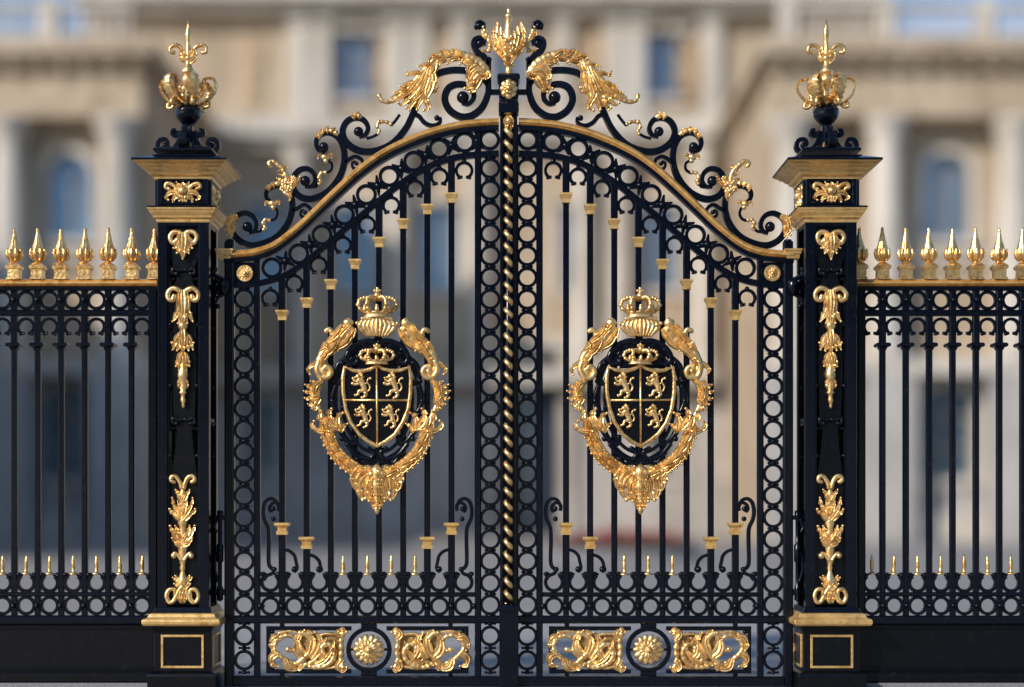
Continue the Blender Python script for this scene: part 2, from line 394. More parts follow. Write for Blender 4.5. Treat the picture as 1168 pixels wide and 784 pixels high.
def make_cartouche(leaf, mir, cx=431.0):
    # black pierced scroll ground behind the shield
    def black(I):
        pts = [(cx+48*math.cos(a)*(1-0.05*math.sin(a)), 458+68*math.sin(a)) for a in [2*PI*k/28 for k in range(28)]]
        I.ribbon([(p[0], p[1], 3.0, 1.0) for p in pts], 3.0, 2.5, 1.0, closed=True)
        pts = [(cx+40*math.cos(a), 455+62*math.sin(a)) for a in [2*PI*k/28 for k in range(28)]]
        I.ribbon([(p[0], p[1], 2.0, 2.5) for p in pts], 2.0, 2.0, 2.5, closed=True)
        def half(J):
            J.stem([(431, 392), (418, 390), (404, 396), (396, 408), (400, 416), (408, 414), (409, 408)], 3.4, 2.5, 3, ball=3.4)
            J.stem([(396, 408), (386, 418), (384, 432), (390, 438), (394, 432)], 3.2, 2.5, 2, ball=3.2)
            J.stem([(384, 440), (380, 456), (385, 470), (391, 472), (392, 465)], 3.0, 2.5, 2, ball=3.0)
            J.stem([(383, 472), (388, 490), (398, 504), (406, 506), (407, 499)], 3.2, 2.5, 2, ball=3.2)
            J.stem([(396, 506), (408, 520), (422, 524), (427, 517), (421, 512)], 3.0, 2.5, 3, ball=3.0)
            J.stem([(431, 530), (424, 528), (414, 530), (408, 524)], 2.8, 2.5, 2, ball=3)
            J.stem([(412, 392), (420, 398), (419, 406)], 3.0, 2.5, 2, ball=3)
            for t in range(9):
                a = PI/2+0.25+t*0.33; J.ball(cx+51*math.cos(a), 458-70*math.sin(a), 3.4, 2, n=8, m=5)
        I.both(cx, half)
        I.rect(cx-3.2, cx+3.2, 384, 536, -1, 2)
        I.plate([(414, 395), (448, 395), (455, 421), (407, 421)], 1, 3.5)
    c = mk('cartouche', IRON, leaf, black, mir, y0=-0.03)
    sh = [(431, 417.5), (424, 422), (414, 424.5), (403, 423.5), (394.5, 420), (392.5, 432), (393, 450), (396, 468), (402, 483), (411, 496), (421, 504), (431, 509.5)]
    full = sh+[(2*cx-x, y) for x, y in sh[::-1][1:-1]]
    mk('shield', IRONB, c, lambda I: I.plate(full, 4, 7.5), mir, y0=-0.03)
    def rim(I):
        I.ribbon([(x, y, 2.3, 8.0) for x, y in full], 2.3, 2.0, 8.0, closed=True, curve=False, sec='round')
        I.ribbon([(431, 420), (431, 507)], 1.3, 1.2, 8.2, curve=False, sec='round')
        I.ribbon([(394, 457.5), (468, 457.5)], 1.3, 1.1, 8.0, curve=False, sec='round')
    mk('shield_rim', GOLDS, c, rim, mir, y0=-0.03)
    flip = mir is not None
    for ax, ay, s in ((413.5, 440.5, 1.42), (449.5, 440.5, 1.42), (415.5, 475.5, 1.28), (446.5, 475.5, 1.28)):
        x = 2*mir-ax if flip else ax           # the beasts face left on both leaves
        mk('lion', GOLD, c, lambda I: lion(I, x, ay, s, 8.3), None, y0=-0.03)
    mk('coronet', GOLD, c, lambda I: crown(I, cx, 417, 393, 19, 9, 0.45), mir, y0=-0.03)
    mk('crown', GOLD, c, lambda I: crown(I, cx, 364, 329, 22, 4, 0.6), mir, y0=-0.03)
    def wreath(I):
        # ribbed shell under the crown
        for k in range(9):
            t = (k-4)/4.0
            I.ribbon([(cx+t*12, 364), (cx+t*20, 373), (cx+t*11, 385)], 2.6, 3.0, 9-abs(t)*3, sec='round', prof=lambda u: 0.6+0.5*math.sin(u*PI))
        I.stem([(413, 365), (449, 365)], 2.0, 3, 8)
        rnd = random.Random(4)
        def half(J):
            J.ball(412, 372, 3.2, 7); J.ball(408, 370, 2.2, 6)
            J.stem([(401, 366), (396, 372), (401, 378)], 4.2, 4, 6, ball=3.2)
            J.ball(398, 370, 6.2, 7, rz=5.5, ry=4.5)
            J.stem([(403, 374), (392, 388), (380, 394), (371, 402), (365, 414), (366, 424)], 6.6, 4.5, 4, lump=0.05, freq=9, w1=4.4)
            J.leaf([(400, 372), (390, 381), (384, 392), (374, 398)], 4.2, 4.5, 8, tip=2); J.leaf([(378, 402), (371, 411), (371, 420), (377, 424)], 3.6, 4, 8, tip=2)
            J.leaf([(406, 376), (402, 386), (393, 394), (387, 402)], 3.2, 4, 7, tip=2)
            J.leaf([(404, 378), (396, 392), (382, 401), (370, 411)], 4.5, 4.5, 7)
            J.leaf([(392, 372), (384, 384), (374, 392), (366, 402)], 4.5, 4.5, 8)
            J.leaf([(386, 391), (380, 400), (372, 408), (366, 420)], 4.0, 4.0, 9)
            J.stem([(371, 399), (378, 391), (380, 382), (377, 377), (373, 379)], 2.9, 2.6, 6, ball=2.6)
            # rolled scroll at the shoulder
            J.stem([(366, 412), (363, 422), (367, 431), (376, 431), (379, 424), (374, 419), (370, 423)], 3.8, 4, 7, ball=3.4, w1=3.0)
            J.ball(371, 424, 7.0, 5, ry=5)
            J.leaf([(367, 414), (359, 417), (353, 422), (355, 428)], 3.6, 3, 6, tip=2.2)
            # fluted rocaille at the widest point, one continuous fan of grooved lobes
            J.stem([(370, 432), (365, 441), (362, 451), (363, 462), (368, 473), (373, 481)], 3.6, 3.4, 5, w1=3.0)
            for a, b, c, d_ in ((356, 437, 358, 433), (350, 441, 352, 436), (348, 448, 349, 444), (349, 456, 349, 453), (353, 463, 352, 461), (358, 468, 356, 468)):
                J.leaf([(366, 450+(b-450)*0.3), ((a+366)/2, (b+450+(b-450)*0.2)/2), (a+3, b), (a, b-1)], 4.4, 3.6, 7, tip=1.7)
            J.leaf([(368, 436), (361, 442), (360, 452), (365, 460)], 3.6, 4.2, 9)
            # turned-over leaf head of the lower arm
            J.leaf([(380, 486), (372, 492), (362, 491), (357, 485), (360, 481)], 4.2, 3.4, 7, tip=2.4)
            J.leaf([(384, 490), (372, 484), (366, 477), (368, 470)], 5.0, 4, 8, tip=2.4)
            J.leaf([(386, 490), (379, 481), (377, 472), (380, 467)], 5.4, 4.2, 9, tip=2.4)
            J.leaf([(388, 492), (386, 483), (388, 475), (393, 472)], 5.0, 4, 8, tip=2.4)
            J.leaf([(389, 494), (393, 487), (398, 484)], 3.6, 3.6, 7, tip=2)
            # long overlapping acanthus running down to the pendant
            SP = [(373,484),(377,501),(386,518),(400,531),(415,540),(428,549)]
            J.stem(SP, 5.6, 4.6, 4.5, w1=5.0)
            Q_ = cr(SP, 6.2)
            for k in range(len(Q_)-2):
                x, y = Q_[k]; tx, ty = Q_[k+1][0]-x, Q_[k+1][1]-y; l = math.hypot(tx, ty); tx /= l; ty /= l; nx, ny = -ty, tx
                q = lambda a, b: (x+tx*a+nx*b, y+ty*a+ny*b)
                J.leaf([q(-6, 1), q(3, 4.5), q(11, 5.5), q(15, 8)], 3.9, 4.0, 7.5, tip=2.0)
                J.leaf([q(-3, -1), q(5, -4.5), q(13, -5), q(17, -7.5)], 3.7, 4.0, 7.5, tip=1.8)
                if k % 2 == 0: J.leaf([q(-7, 0), q(4, -1), q(14, 1)], 4.2, 4.6, 9.5)
            # pendant leaves
            J.leaf([(424, 534), (412, 541), (406, 553), (409, 561)], 6.6, 4.2, 7, tip=2.6)
            J.leaf([(428, 536), (415, 546), (411, 560), (415, 571)], 6.0, 4.2, 7.5, tip=2.4)
            J.leaf([(427, 538), (420, 548), (419, 561), (422, 572)], 5.6, 4.4, 8, tip=2.4)
            J.leaf([(430, 542), (424, 554), (424, 568), (428, 577)], 4.0, 4.4, 9, tip=1.8)
            J.leaf([(416, 534), (404, 540), (403, 550), (407, 554)], 3.8, 3.6, 7, tip=2.2)
            J.stem([(424, 560), (419, 568), (415, 570)], 2, 2, 7, ball=2.4)
            J.ball(425, 541, 4.4, 11)
        I.both(cx, half)
        for k in range(5):
            for sx_ in (-1, 0, 1): I.leaf([(cx+sx_*3, 537+k*8), (cx+sx_*5.5, 542+k*8), (cx+sx_*(6-k*0.6), 548+k*8)], 3.4-k*0.25, 3.4, 13.5-k*0.7-abs(sx_)*1.5, tip=1.4)
        I.lathe(cx, [(1.5, 530), (7, 535), (8, 542), (6, 548), (7, 553), (5.5, 560), (4, 565), (5, 569), (3.2, 574), (2.2, 577), (3.2, 580), (2.6, 584), (0.6, 587)], 9, 14, 0.9, ribs=7, ramp_=0.12)
    mk('wreath', GOLD, c, wreath, mir, y0=-0.03)

# ---------------------------------------------------------------- gate leaf
GC = 580.3
GOLDL = [(256,291),(264,291),(272,290.5),(293,288),(316,279),(343,258),(366,236),(389,214),(412,193.5),(435,177),(461,163.5),(492,151.5),(523,144),(550,141),(569,140)]
LOWL = [(262,325.5),(280,325.5),(300,323),(320,317),(340,306),(368,284),(401,256),(435,227.5),(461,207.5),(492,189.5),(515,181.5),(539,177.5),(569,176)]
BARX = [322, 350, 377.5, 405, 432.5, 460, 487.5, 515]
COLY = [360, 346, 325, 302, 277, 256, 239.5, 226.5]
def make_leaf(side):
    left = side < 0
    mir = None if left else GC
    X = (lambda x: x) if left else (lambda x: 2*GC-x)
    hinge = WX(X(262))
    label = ('left leaf of the black and gold iron gate, carrying the gilt-twisted centre post' if left
             else 'right leaf of the black and gold iron gate, without the twisted centre post')
    g = thing('gate_leaf', label, 'gate', (hinge, 0, 0.0), 'pair of ornamental gate leaves')
    m = lambda name, mat, fn, parent=g, **k: mk(name, mat, parent, fn, mir, **k)
    # stiles
    m('hinge_stile', IRON, lambda I: (I.rect(256.5, 267.5, 276, 783, -5, 5), I.lathe(262, [(0.5, 273), (4, 273.5), (5, 276)], 0, 8)))
    st_out = m('stile', IRON, lambda I: I.rect(290, 297.2, 291, 783, -4, 4))
    st_in = m('stile', IRON, lambda I: I.rect(541.5, 549, 141, 783, -4, 4))
    if not left: m('closing_stile', IRON, lambda I: I.rect(569.2, 571.2, 143, 783, -3.5, 3.5))
    # arched rails
    m('gold_moulding', GOLDP, lambda I: I.ribbon([(x, y, 4.6) for x, y in GOLDL], 4.6, 7.5, 1, sec='gold', step=3))
    m('arch_rail', IRON, lambda I: I.ribbon([(x, y+7.0) for x, y in GOLDL], 2.6, 6.0, step=3))
    arch2 = m('arch_rail', IRON, lambda I: I.ribbon(LOWL, 3.5, 4.5, step=3))
    m('moulding_end', GOLDP, lambda I: I.sq(257, [(7, 296), (7.5, 292), (9, 290), (9, 288.5), (10, 287), (10, 285)], 0, 1.0))
    m('corner_rosette', GOLD, lambda I: (I.rosette(280, 312.5, 8.6, 12, 2.2, 3, core=0.3, layers=2), I.ring(280, 312.5, 8.2, 1.3, 2, 3)))
    m('corner_plate', IRON, lambda I: I.rect(267, 290.5, 300, 324, 0, 2.4))
    # ring band in the arch
    RB = [(310.5,306),(341,291-1),(367.5,268.5),(393,245.5),(418,222.5),(444,201.5),(472,184.5),(501,170),(530,162.5),(558.5,160)]
    band = arch2
    for x, y in RB: ring_obj('ring', band, X(x), y, 10.2, 1.9)
    for (a, b), (c, d) in zip(RB, RB[1:]):
        def kn_(I):
            x, y = (a+c)/2, (b+d)/2
            tx, ty = (c-a), (d-b); l = math.hypot(tx, ty); tx /= l; ty /= l; nx, ny = -ty, tx
            for s1 in (-1, 1):
                for s2 in (-1, 1):
                    e = (x+tx*6.6*s1+nx*10.5*s2, y+ty*6.6*s1+ny*9.6*s2)
                    I.ribbon([(x, y, 3.0), ((x+e[0])/2, (y+e[1])/2, 2.2), (e[0], e[1], 1.0)], 2, 2.2)
            I.ribbon([(x-tx*6.2, y-ty*6.2, 2.0), (x+tx*6.2, y+ty*6.2, 2.0)], 2, 2.4)
            I.ball(x, y, 4.0, 0.5)
        m('knot', IRON, kn_, band)
    # ring columns
    def column(cx, y0, y1, n, x0, x1):
        p = (y1-y0)/n
        ys = [y0+p*(k+0.5) for k in range(n)]
        o = st_out if cx < 400 else st_in
        def tie(I):
            I.ball(0, 0, 3.6, 0.8, rz=2.2, ry=3.2); I.rect(-4.6, 4.6, -1.0, 1.0, -2, 2)
            for s_ in (-1, 1): I.ball(s_*5.2, 0, 1.7, 0.5, n=6, m=4)
        for k in range(n+1): inst('tie', 'tie', tie, o, X(cx), y0+p*k)
        for y in ys:
            ring_obj('ring', o, X(cx), y, p/2-2.2 if p < 25 else 10.1, 1.75)
    column(278.8, 329, 702.5, 15, 267, 290.2)
    column(559.2, 180, 702.5, 21, 548.8, 570)
    column(278.8, 711.5, 767, 2, 267, 290.2); column(559.2, 711.5, 767, 2, 548.8, 570)
    # bars
    for x, cy in zip(BARX, COLY):
        yt = interp(LOWL, x)
        def bar(I):
            I.rect(x-4.0, x+4.0, yt+1, cy-4, -3.6, 3.6)
            I.rect(x-3.4, x+3.4, cy+3, 702, -3.2, 3.2)
            if x in (322, 350, 487.5, 515): I.rect(x-3.9, x+3.9, 603 if x in (322, 515) else 619, 676, -3.4, 3.4)
        b = m('bar', IRON, bar)
        m('collar', GOLDP, lambda I: I.sq(x, [(3.6, cy+6), (4.6, cy+5.6), (4.6, cy+1.5), (5.0, cy+0.5), (6.6, cy-3), (7.0, cy-3.4), (7.0, cy-5.6), (4, cy-5.8)], 0, 1.0), b)
        if x in (322, 350, 487.5, 515):
            yy = 603 if x in (322, 515) else 619
            m('collar', GOLDP, lambda I: I.sq(x, [(4, yy+7.2), (6, yy+7), (6, yy+2.8), (4.8, yy+2), (5.0, yy-0.6), (7.4, yy-3), (8.4, yy-3.6), (8.4, yy-6.4), (4, yy-6.8)], 0, 1.0), b)
    # omegas under the arch, and standing ones above the lower ring row
    for x in [308.5]+[(a+b)/2 for a, b in zip(BARX, BARX[1:])]+[529.5]:
        yy = interp(LOWL, x)+15.8+(4 if x == 308.5 else 0)
        inst('hanging_scroll', 'om', lambda I: (omega(I, 0, 0, 9.0), I.ball(0, -10.8, 2.8)), arch2, X(x), yy)
    GAP = [308.5]+[(a+b)/2 for a, b in zip(BARX, BARX[1:])]+[528.7]
    lr = m('lower_rail', IRON, lambda I: I.rect(297, 541.7, 675.6, 680.8, -4, 4.2))
    for x in GAP: inst('standing_scroll', 'omu', lambda I: omega(I, 0, 0, 9.6, True, 2.0, 2.8), lr, X(x), 664.2)
    for x in [297.5]+BARX+[541]: inst('tie', 'tieb', lambda I: (I.rect(-4.6, 4.6, -1.3, 1.3, -3.6, 3.6), I.ball(0, 0, 3.4, 2.4)), lr, X(x), 691.5)
    for x in GAP: ring_obj('ring', lr, X(x), 691.5, 9.4, 1.8)
    m('lower_rail', IRON, lambda I: I.rect(267, 569.5, 702.2, 711.2, -4.5, 4.8))
    m('bottom_rail', IRON, lambda I: I.rect(267, 569.5, 771, 783, -5, 5.4))
    # side S scrolls and tendrils at the foot of the bars
    for sg, ax in ((1, 297.5), (-1, 541.5)):
        def foot(I):
            f = lambda dx: ax+sg*dx
            I.ribbon([(f(14.5), 582, 1.2), (f(11.5), 584, 1.4), (f(9.8), 580, 1.7), (f(12), 575.5, 1.9), (f(17), 573.5, 2.0), (f(20.5), 577, 2.0), (f(20), 583, 2), ], 1.8, 2.4)
            I.ribbon([(f(20.5), 578, 2.0), (f(17), 571, 2.0), (f(11), 569, 2.1), (f(5.5), 573, 2.2), (f(3.2), 582, 2.2), (f(4.2), 592, 2.2), (f(8.6), 602, 2.2), (f(9.4), 615, 2.2), (f(9.0), 640, 2.2), (f(11), 647, 2.2), (f(14.5), 650, 2.1), (f(13.5), 654, 2.0), (f(7), 657, 2), (f(3.5), 662, 2)], 2.1, 2.6)
            I.ball(f(14), 580.5, 3.2); I.ball(f(15.5), 649.5, 3.0); I.ball(f(14.5), 592, 3.0)
        m('foot_scroll', IRON, foot)
    tend = [(322, 1), (350, 1), (515, -1)] if left else [(322, 1), (350, 1), (515, -1), (487.5, -1)]
    for tx, sg in tend:
        def td(I):
            y = 628 if tx in (322, 515) else 634
            f = lambda dx: tx+sg*dx
            I.ribbon([(f(3), y-1, 1.8), (f(9), y+1, 1.9), (f(14), y+6, 1.9), (f(15.8), y+13, 1.9), (f(17), min(y+20, 650), 1.9), (f(14.5), 652, 1.9), (f(12), 650, 1.6)], 1.8, 2.3)
            I.ball(f(14), 649.5, 3.6)
        m('tendril', IRON, td)
    for x in ([391.5, 419, 446.5, 473.5] if left else [391.5+2, 419+2, 446.5+2]):
        m('dog_spike', GOLDS, lambda I: I.lathe(x, [(5.4, 656), (5.6, 654.6), (3.0, 653.6), (2.0, 652), (2.4, 648), (2.2, 642), (1.5, 636), (0.4, 632)], 0, 12))
    # bottom panel
    def lowpan(I):
        for sg, ax, e in ((1, 304, 401), (-1, 534.5, 441)):
            f0 = min(ax, ax+sg*5); I.rect(f0, f0+5, 714.5, 768, -2.6, 2.8)
            I.rect(min(ax, e), max(ax, e), 714.5, 719.2, -2.4, 2.6)
            I.rect(min(ax, e), max(ax, e), 763.4, 768.2, -2.4, 2.6)
            for q in (721, 761.5): I.ball(ax+sg*7, q, 2.6)
        I.ring(421, 741, 23.4, 2.6, 3.0, n=40)
        for x in (322, 514):
            I.rect(x-2.6, x+2.6, 711, 715.5, -2, 2); I.rect(x-2.6, x+2.6, 767.5, 771.2, -2, 2)
        I.rect(412, 430, 711, 718.5, -2.4, 2.4); I.rect(412, 430, 763.5, 771.2, -2.4, 2.4)
        I.rect(436, 445, 739.6, 742.4, -1.5, 1.5); I.rect(397, 406, 739.6, 742.4, -1.5, 1.5)
        for x in (297.3, 536.5): pass
    lp = m('lower_panel_frame', IRON, lowpan)
    m('medallion', GOLD, lambda I: I.rosette(421, 741, 17.5, 14, 4, 2, core=0.2, layers=3), lp)
    for flipx in (False, True):
        def rin(I0):
            I = I0
            if flipx:
                P0 = I0.P; I = Iron(I0.mb, None, 1, I0.y0); I.P = lambda x, y, d=0.0: P0(843.0-x, y, d)
            I.leaf = (lambda f: lambda pts, w, *a, **k: f(pts, w*1.45, *a, **k))(I.leaf)
            # rinceau: foliate spiral, trumpet, S scroll and upright border
            I.stem([(362, 752), (350, 758), (335, 757), (322, 750), (314, 741), (316, 731), (325, 725), (335, 727), (340, 735), (336, 742), (329, 741)], 3.4, 3, 1, ball=3.6, lump=0.1, freq=6, w1=2.2)
            I.leaf([(318, 745), (310, 750), (311, 758), (318, 760)], 3.4, 3, 2, tip=2)
            I.leaf([(322, 728), (314, 727), (309, 734), (311, 742)], 3.2, 3, 2, tip=2)
            I.leaf([(326, 752), (330, 761), (340, 763), (348, 759)], 3.4, 3, 3, tip=2)
            I.stem([(340, 757), (352, 745), (356, 733), (350, 724), (343, 722)], 3.4, 3, 2, ball=3.2)
            I.leaf([(349, 750), (341, 742), (340, 730), (346, 721)], 4.4, 3.4, 2.5, tip=2.2)
            I.leaf([(352, 746), (356, 733), (354, 722), (348, 719)], 3.6, 3.4, 3, tip=2.4)
            I.leaf([(356, 752), (364, 740), (365, 728), (360, 721)], 3.8, 3.4, 2.5, tip=2.4)
            I.stem([(352, 760), (366, 761), (378, 755), (382, 744), (376, 735), (368, 737), (368, 744)], 3.2, 3, 2, ball=3.2, lump=0.1, freq=6)
            I.leaf([(372, 752), (366, 745), (366, 735), (373, 728)], 3.4, 3, 3, tip=2)
            I.leaf([(360, 758), (370, 752), (378, 742), (382, 730)], 2.8, 3, 3)
            I.stem([(392, 721), (389, 731), (390, 742), (389, 752), (392, 762)], 3.0, 3, 2, lump=0.2, freq=8)
            I.leaf([(391, 730), (386, 723), (391, 718), (396, 721)], 3.0, 3, 3, tip=2.4)
            I.leaf([(391, 752), (386, 760), (391, 765), (396, 761)], 3.0, 3, 3, tip=2.4)
            I.stem([(386, 724), (372, 723), (362, 726)], 2.0, 2.4, 1); I.stem([(388, 759), (376, 762), (360, 762)], 2.0, 2.4, 1)
            I.stem([(318, 722), (330, 720), (342, 722)], 1.8, 2.4, 1)
        gp_ = m('gilt_scroll_panel', GOLD, rin, lp)
        fx_ = (lambda v: 843.0-v) if flipx else (lambda v: v)
        m('panel_ground', GOLDB, lambda I: I.plate([(fx_(a), b) for a, b in ((343, 724), (388, 722), (390, 742), (388, 762), (352, 762), (347, 752), (341, 742), (339, 732))], -1.6, -0.4), gp_.parent)
    make_cresting(g, mir, left)
    make_cartouche(g, mir)
    # hinges to the pillar
    def topH(I):
        I.lathe(256.5, [(2, 318), (5.5, 320), (7, 324), (7.2, 328), (7, 332), (5, 336), (2, 338)], 4, 14)
        I.stem([(257, 320), (248, 316), (243, 312), (246, 308)], 2.6, 2.6, 3, ball=3)
        I.stem([(257, 335), (249, 340), (246, 347), (249, 350)], 2.4, 2.4, 3, ball=3)
        I.rect(240, 258, 325, 331, -4, 4); I.ball(250, 322, 3.4, 5); I.ball(249, 334, 3, 5)
    m('hinge', IRON, topH)
    def botH(I):
        I.rect(240, 258, 588, 593, -4, 4); I.rect(240, 258, 672, 679, -4, 4)
        I.lathe(251.5, [(1, 582), (3.4, 583), (3.4, 592), (2.4, 594), (2.4, 620), (4, 622), (4, 640), (2.4, 642), (2.4, 668), (3.6, 670), (3.6, 684), (1, 686)], 3, 12)
        I.stem([(255, 626), (247, 634), (246, 650), (249, 662)], 1.8, 2, 4, ball=2.6)
        I.stem([(249, 592), (245, 600), (247, 606)], 1.8, 2, 4, ball=2.2)
    m('hinge', IRON, botH)
    if left: make_post(g)
    return g

def make_cresting(g, mir, left):
    m = lambda name, mat, fn, parent=g, **k: mk(name, mat, parent, fn, mir, **k)
    def sc_(name, pts, w, ball=None, br=5, d=3.4):
        def fn(I):
            I.ribbon(pts, w, d)
            if ball: I.ball(ball[0], ball[1], br, 0.8)
        return m(name, IRON, fn)
    sc_('volute_scroll', [(559.5,66.5,2.2),(557.5,70,3.0),(557,82,3.2),(557,95,3.4),(556.5,108,3.6),(550,123,3.9),(538,132.5,4.0),(525,133.5,4.0),(513,126,4.0),(507.5,114,4.0),(511,102,3.9),(520,96.8,3.7),(531,97.5,3.4),(539.5,104,3.1),(540,113,2.8),(534,119,2.4),(527,118,2.0)], 3.5, (528, 111.5), 7.2)
    b = sc_('volute_scroll', [(556.5,97,2.6),(550,89,3.2),(539,83,3.5),(526,80.5,3.6),(512,81,3.6),(499,85,3.6),(489,95,3.6),(482,108,3.5),(473,126,3.6),(463,147,3.7),(447,164.5,3.8),(428,172.8,3.9),(410,172.5,3.9),(396,163.5,3.8),(391,151,3.6),(395,140,3.4),(404,135,3.2),(414.5,137,3.0),(420,146,2.7),(417,154,2.4),(409.5,156.5,2.0)], 3.5, (409, 150.5), 5.6)
    sc_('volute_scroll', [(370,174,2.2),(363,170.5,2.6),(361,162,2.8),(365,154.5,3.0),(374,151.5,3.2),(384,155.5,3.4),(391,166,3.6),(393.3,181,3.7),(390,197,3.8),(382,211,3.8),(370,222,3.8),(355,227.5,3.8),(342,224.5,3.7),(335,215,3.5),(335.5,203,3.3),(341,195,3.1),(350,192.8,2.9),(357.5,197.5,2.7),(360,206,2.5),(355.5,213,2.2),(348,213.5,1.9)], 3.5, (348.3, 206.8), 6.0)
    sc_('volute_scroll', [(371,166,2.0),(372.5,171,2.4),(368,175,2.0)], 2.0, (369.5, 168), 5.6)
    sc_('volute_scroll', [(311,232,1.8),(305,227,2.4),(304.5,219.5,2.6),(310,214,2.8),(319,212.5,3.0),(328,217,3.3),(333,227,3.6),(333.5,241,3.7),(328.5,256,3.8),(318,269,3.8),(304,277,3.8),(288,280.5,3.8),(275,276,3.7),(266.5,266.5,3.5),(265,255,3.3),(270,247.5,3.1),(279,243.5,3.0),(288,246.5,2.8),(293,255,2.6),(291,263.5,2.4),(284.5,266.5,2.0)], 3.5, (282.5, 259), 6.0)
    # little loops that tie the arms to the moulding
    sc_('tie_scroll', [(394,186,2.2),(399,182,2.2),(405.5,179,2.1),(412.5,182.5,2.0),(414,189,1.9),(409.5,194,1.8),(403,192,1.7),(402,186.5,1.5),(406,184.5,1.2)], 2, (406.8, 187), 2.6)
    sc_('tie_scroll', [(334,241,2.2),(340,238,2.2),(347,234,2.1),(353.5,237.5,2.0),(355,244,1.9),(350.5,249,1.8),(344,247,1.7),(343.5,242,1.5),(347,240,1.2)], 2, (348, 242.5), 2.6)
    sc_('tie_scroll', [(473,131,2.4),(478,133,2.4),(484,140,2.4),(491,143.5,2.3),(498,143,2.2),(502.5,139,2.0),(502,134.5,1.8)], 2, (498.5, 135), 3.4)
    sc_('tie_scroll', [(318,283,2.2),(322,276,2.0),(330,270,2.0)], 2)
    # flanking scrolls beside the centre finial
    sc_('volute_scroll', [(557,74,3.2),(552.5,66,3.6),(545,59.5,4.2),(540.5,52,3.4),(541.5,46,2.8),(547,43.5,2.4),(552,46.5,2.2),(552.5,52,1.9)], 3, (547.3, 50.2), 4.6)
    # dark tendrils between the arms
    for pts in ([(456,131),(451,138),(446,143.5)], [(431,153),(426,156),(418,158.5)],
                [(373,183),(378.5,187),(378,194),(372,198)], [(364,208),(361,213),(356,214)],
                [(315,237),(317,244),(314,250),(309,252)], [(301,260),(297,264),(291,265)]):
        m('tendril', IRON, lambda I: I.ribbon([(x, y, 1.5) for x, y in pts], 1.5, 1.8))
    for pts in ([(447,143),(440,139.5),(433,140),(430.5,145),(433,150),(431,154)], [(373,197),(366,198),(364,203),(366,208),(363,211)], [(309,252),(303,251),(300.5,255),(302.5,260),(300,263)]):
        m('gilt_tendril', GOLD, lambda I: (I.stem(pts, 2.0, 2.2, 1, lump=0.25, freq=5), I.ball(pts[2][0], pts[2][1], 2.8, 1.5)))
    rnd = random.Random(3)
    for x, y in ((371, 180), (311, 233)):
        def bud(I):
            I.ball(x, y, 5.0, 2, rz=3.8, ry=4); I.leaf([(x+3, y-1), (x+8, y-3), (x+8, y+1)], 2, 2, 3, tip=1.4); I.leaf([(x-3, y-1), (x-7, y-2), (x-8, y+2)], 2, 2, 3, tip=1.4)
            I.ball(x+1, y+4, 3, 2)
        m('gilt_bud', GOLD, bud)
    for arc in ([(363,156),(367,151.5),(373,149),(380,150.5),(386,155)], [(403,133.5),(408,132.5),(413,135)], [(306,215),(312,211),(320,209.5)]):
        def garland(I):
            I.stem(arc, 3.0, 3.2, 1.5, lump=0.3, freq=5.5)
            for x, y in cr(arc, 5.5)[:-1]:
                I.leaf([(x-1.5, y+2), (x+rnd.uniform(-1,1), y-1), (x+rnd.uniform(0,3), y-4)], 2.2, 2.4, 4)
                I.leaf([(x-1, y), (x+1, y+2), (x+rnd.uniform(0,3), y+4.5)], 2.0, 2.4, 4)
        m('gilt_garland', GOLD, garland)
    def cluster(I):
        # flower cluster where two arms meet
        for qx, qy, qr in ((326, 210, 5.5), (333, 212, 5.5), (329, 219, 5.5), (335, 205, 3.6), (323, 216, 3.6)):
            I.rosette(qx, qy, qr, 5, 2.4, 3.5, core=0.35)
        I.leaf([(330,220),(332,226),(330,231)], 3, 3, 4); I.leaf([(334,214),(340,209),(343,203)], 3, 3, 4, tip=2)
    m('gilt_blossoms', GOLD, cluster)
    def clasp(I):
        for k in range(6):
            a = math.radians(95+k*34); I.leaf([(266,258),(266+5*math.cos(a),259-8*math.sin(a)),(264.5+7.5*math.cos(a),259-13*math.sin(a))], 3.2, 3, 4, tip=1.9)
        I.leaf([(272,248),(264,252),(262,262),(267,271)], 4.8, 4, 5)
    m('gilt_leaf_clasp', GOLD, clasp)
    def plume(I):
        I.stem([(328,211),(327,203),(323,194),(317,188),(311,184.5),(306.5,187),(309,190.5)], 3.4, 3, 2, ball=2.2, lump=0.08, freq=5, w1=2.4)
        for x, y, a, b in ((326,204,319,200),(324,197,318,196),(327,208,333,202),(322,192,328,192)): I.leaf([(x, y), ((x+a)/2, (y+b)/2-1.5), (a, b)], 1.9, 2, 3, tip=1.2)
        I.leaf([(329,212),(323,207),(316,204)], 2.4, 2.4, 3, tip=1.4)
    m('gilt_plume', GOLDS, plume)
    def acanthus(I):
        I.stem([(555.5,87),(551,78),(544,71),(533,65.5),(520,62.5),(507,63.5),(495,70),(485,80),(475,92),(465,104),(454,112.5),(444,117),(436,116),(433,110.5)], 6.4, 3.2, 3, lump=0.07, freq=6, w1=1.9, ball=3.0)
        def L(p, w=3.2, tip=1.9, dy=5): I.leaf(p, w*1.25, 3.6, dy, tip=tip*0.95)
        I.ribbon([(500,70),(490,82),(481,97),(474,112),(470,122)], 9, 2.6, 3.6, sec='leaf', prof=lambda t: 0.35+0.75*math.sin(PI*(0.08+0.80*t)))
        I.ribbon([(488,84),(474,98),(460,108),(446,114)], 6.5, 2.6, 3.2, sec='leaf', prof=lambda t: 0.3+0.7*math.sin(PI*(0.1+0.85*t)))
        I.ribbon([(552,84),(544,84),(538,92),(538,101)], 6.5, 2.6, 3.6, sec='leaf', prof=lambda t: 0.4+0.7*math.sin(PI*(0.1+0.8*t)))
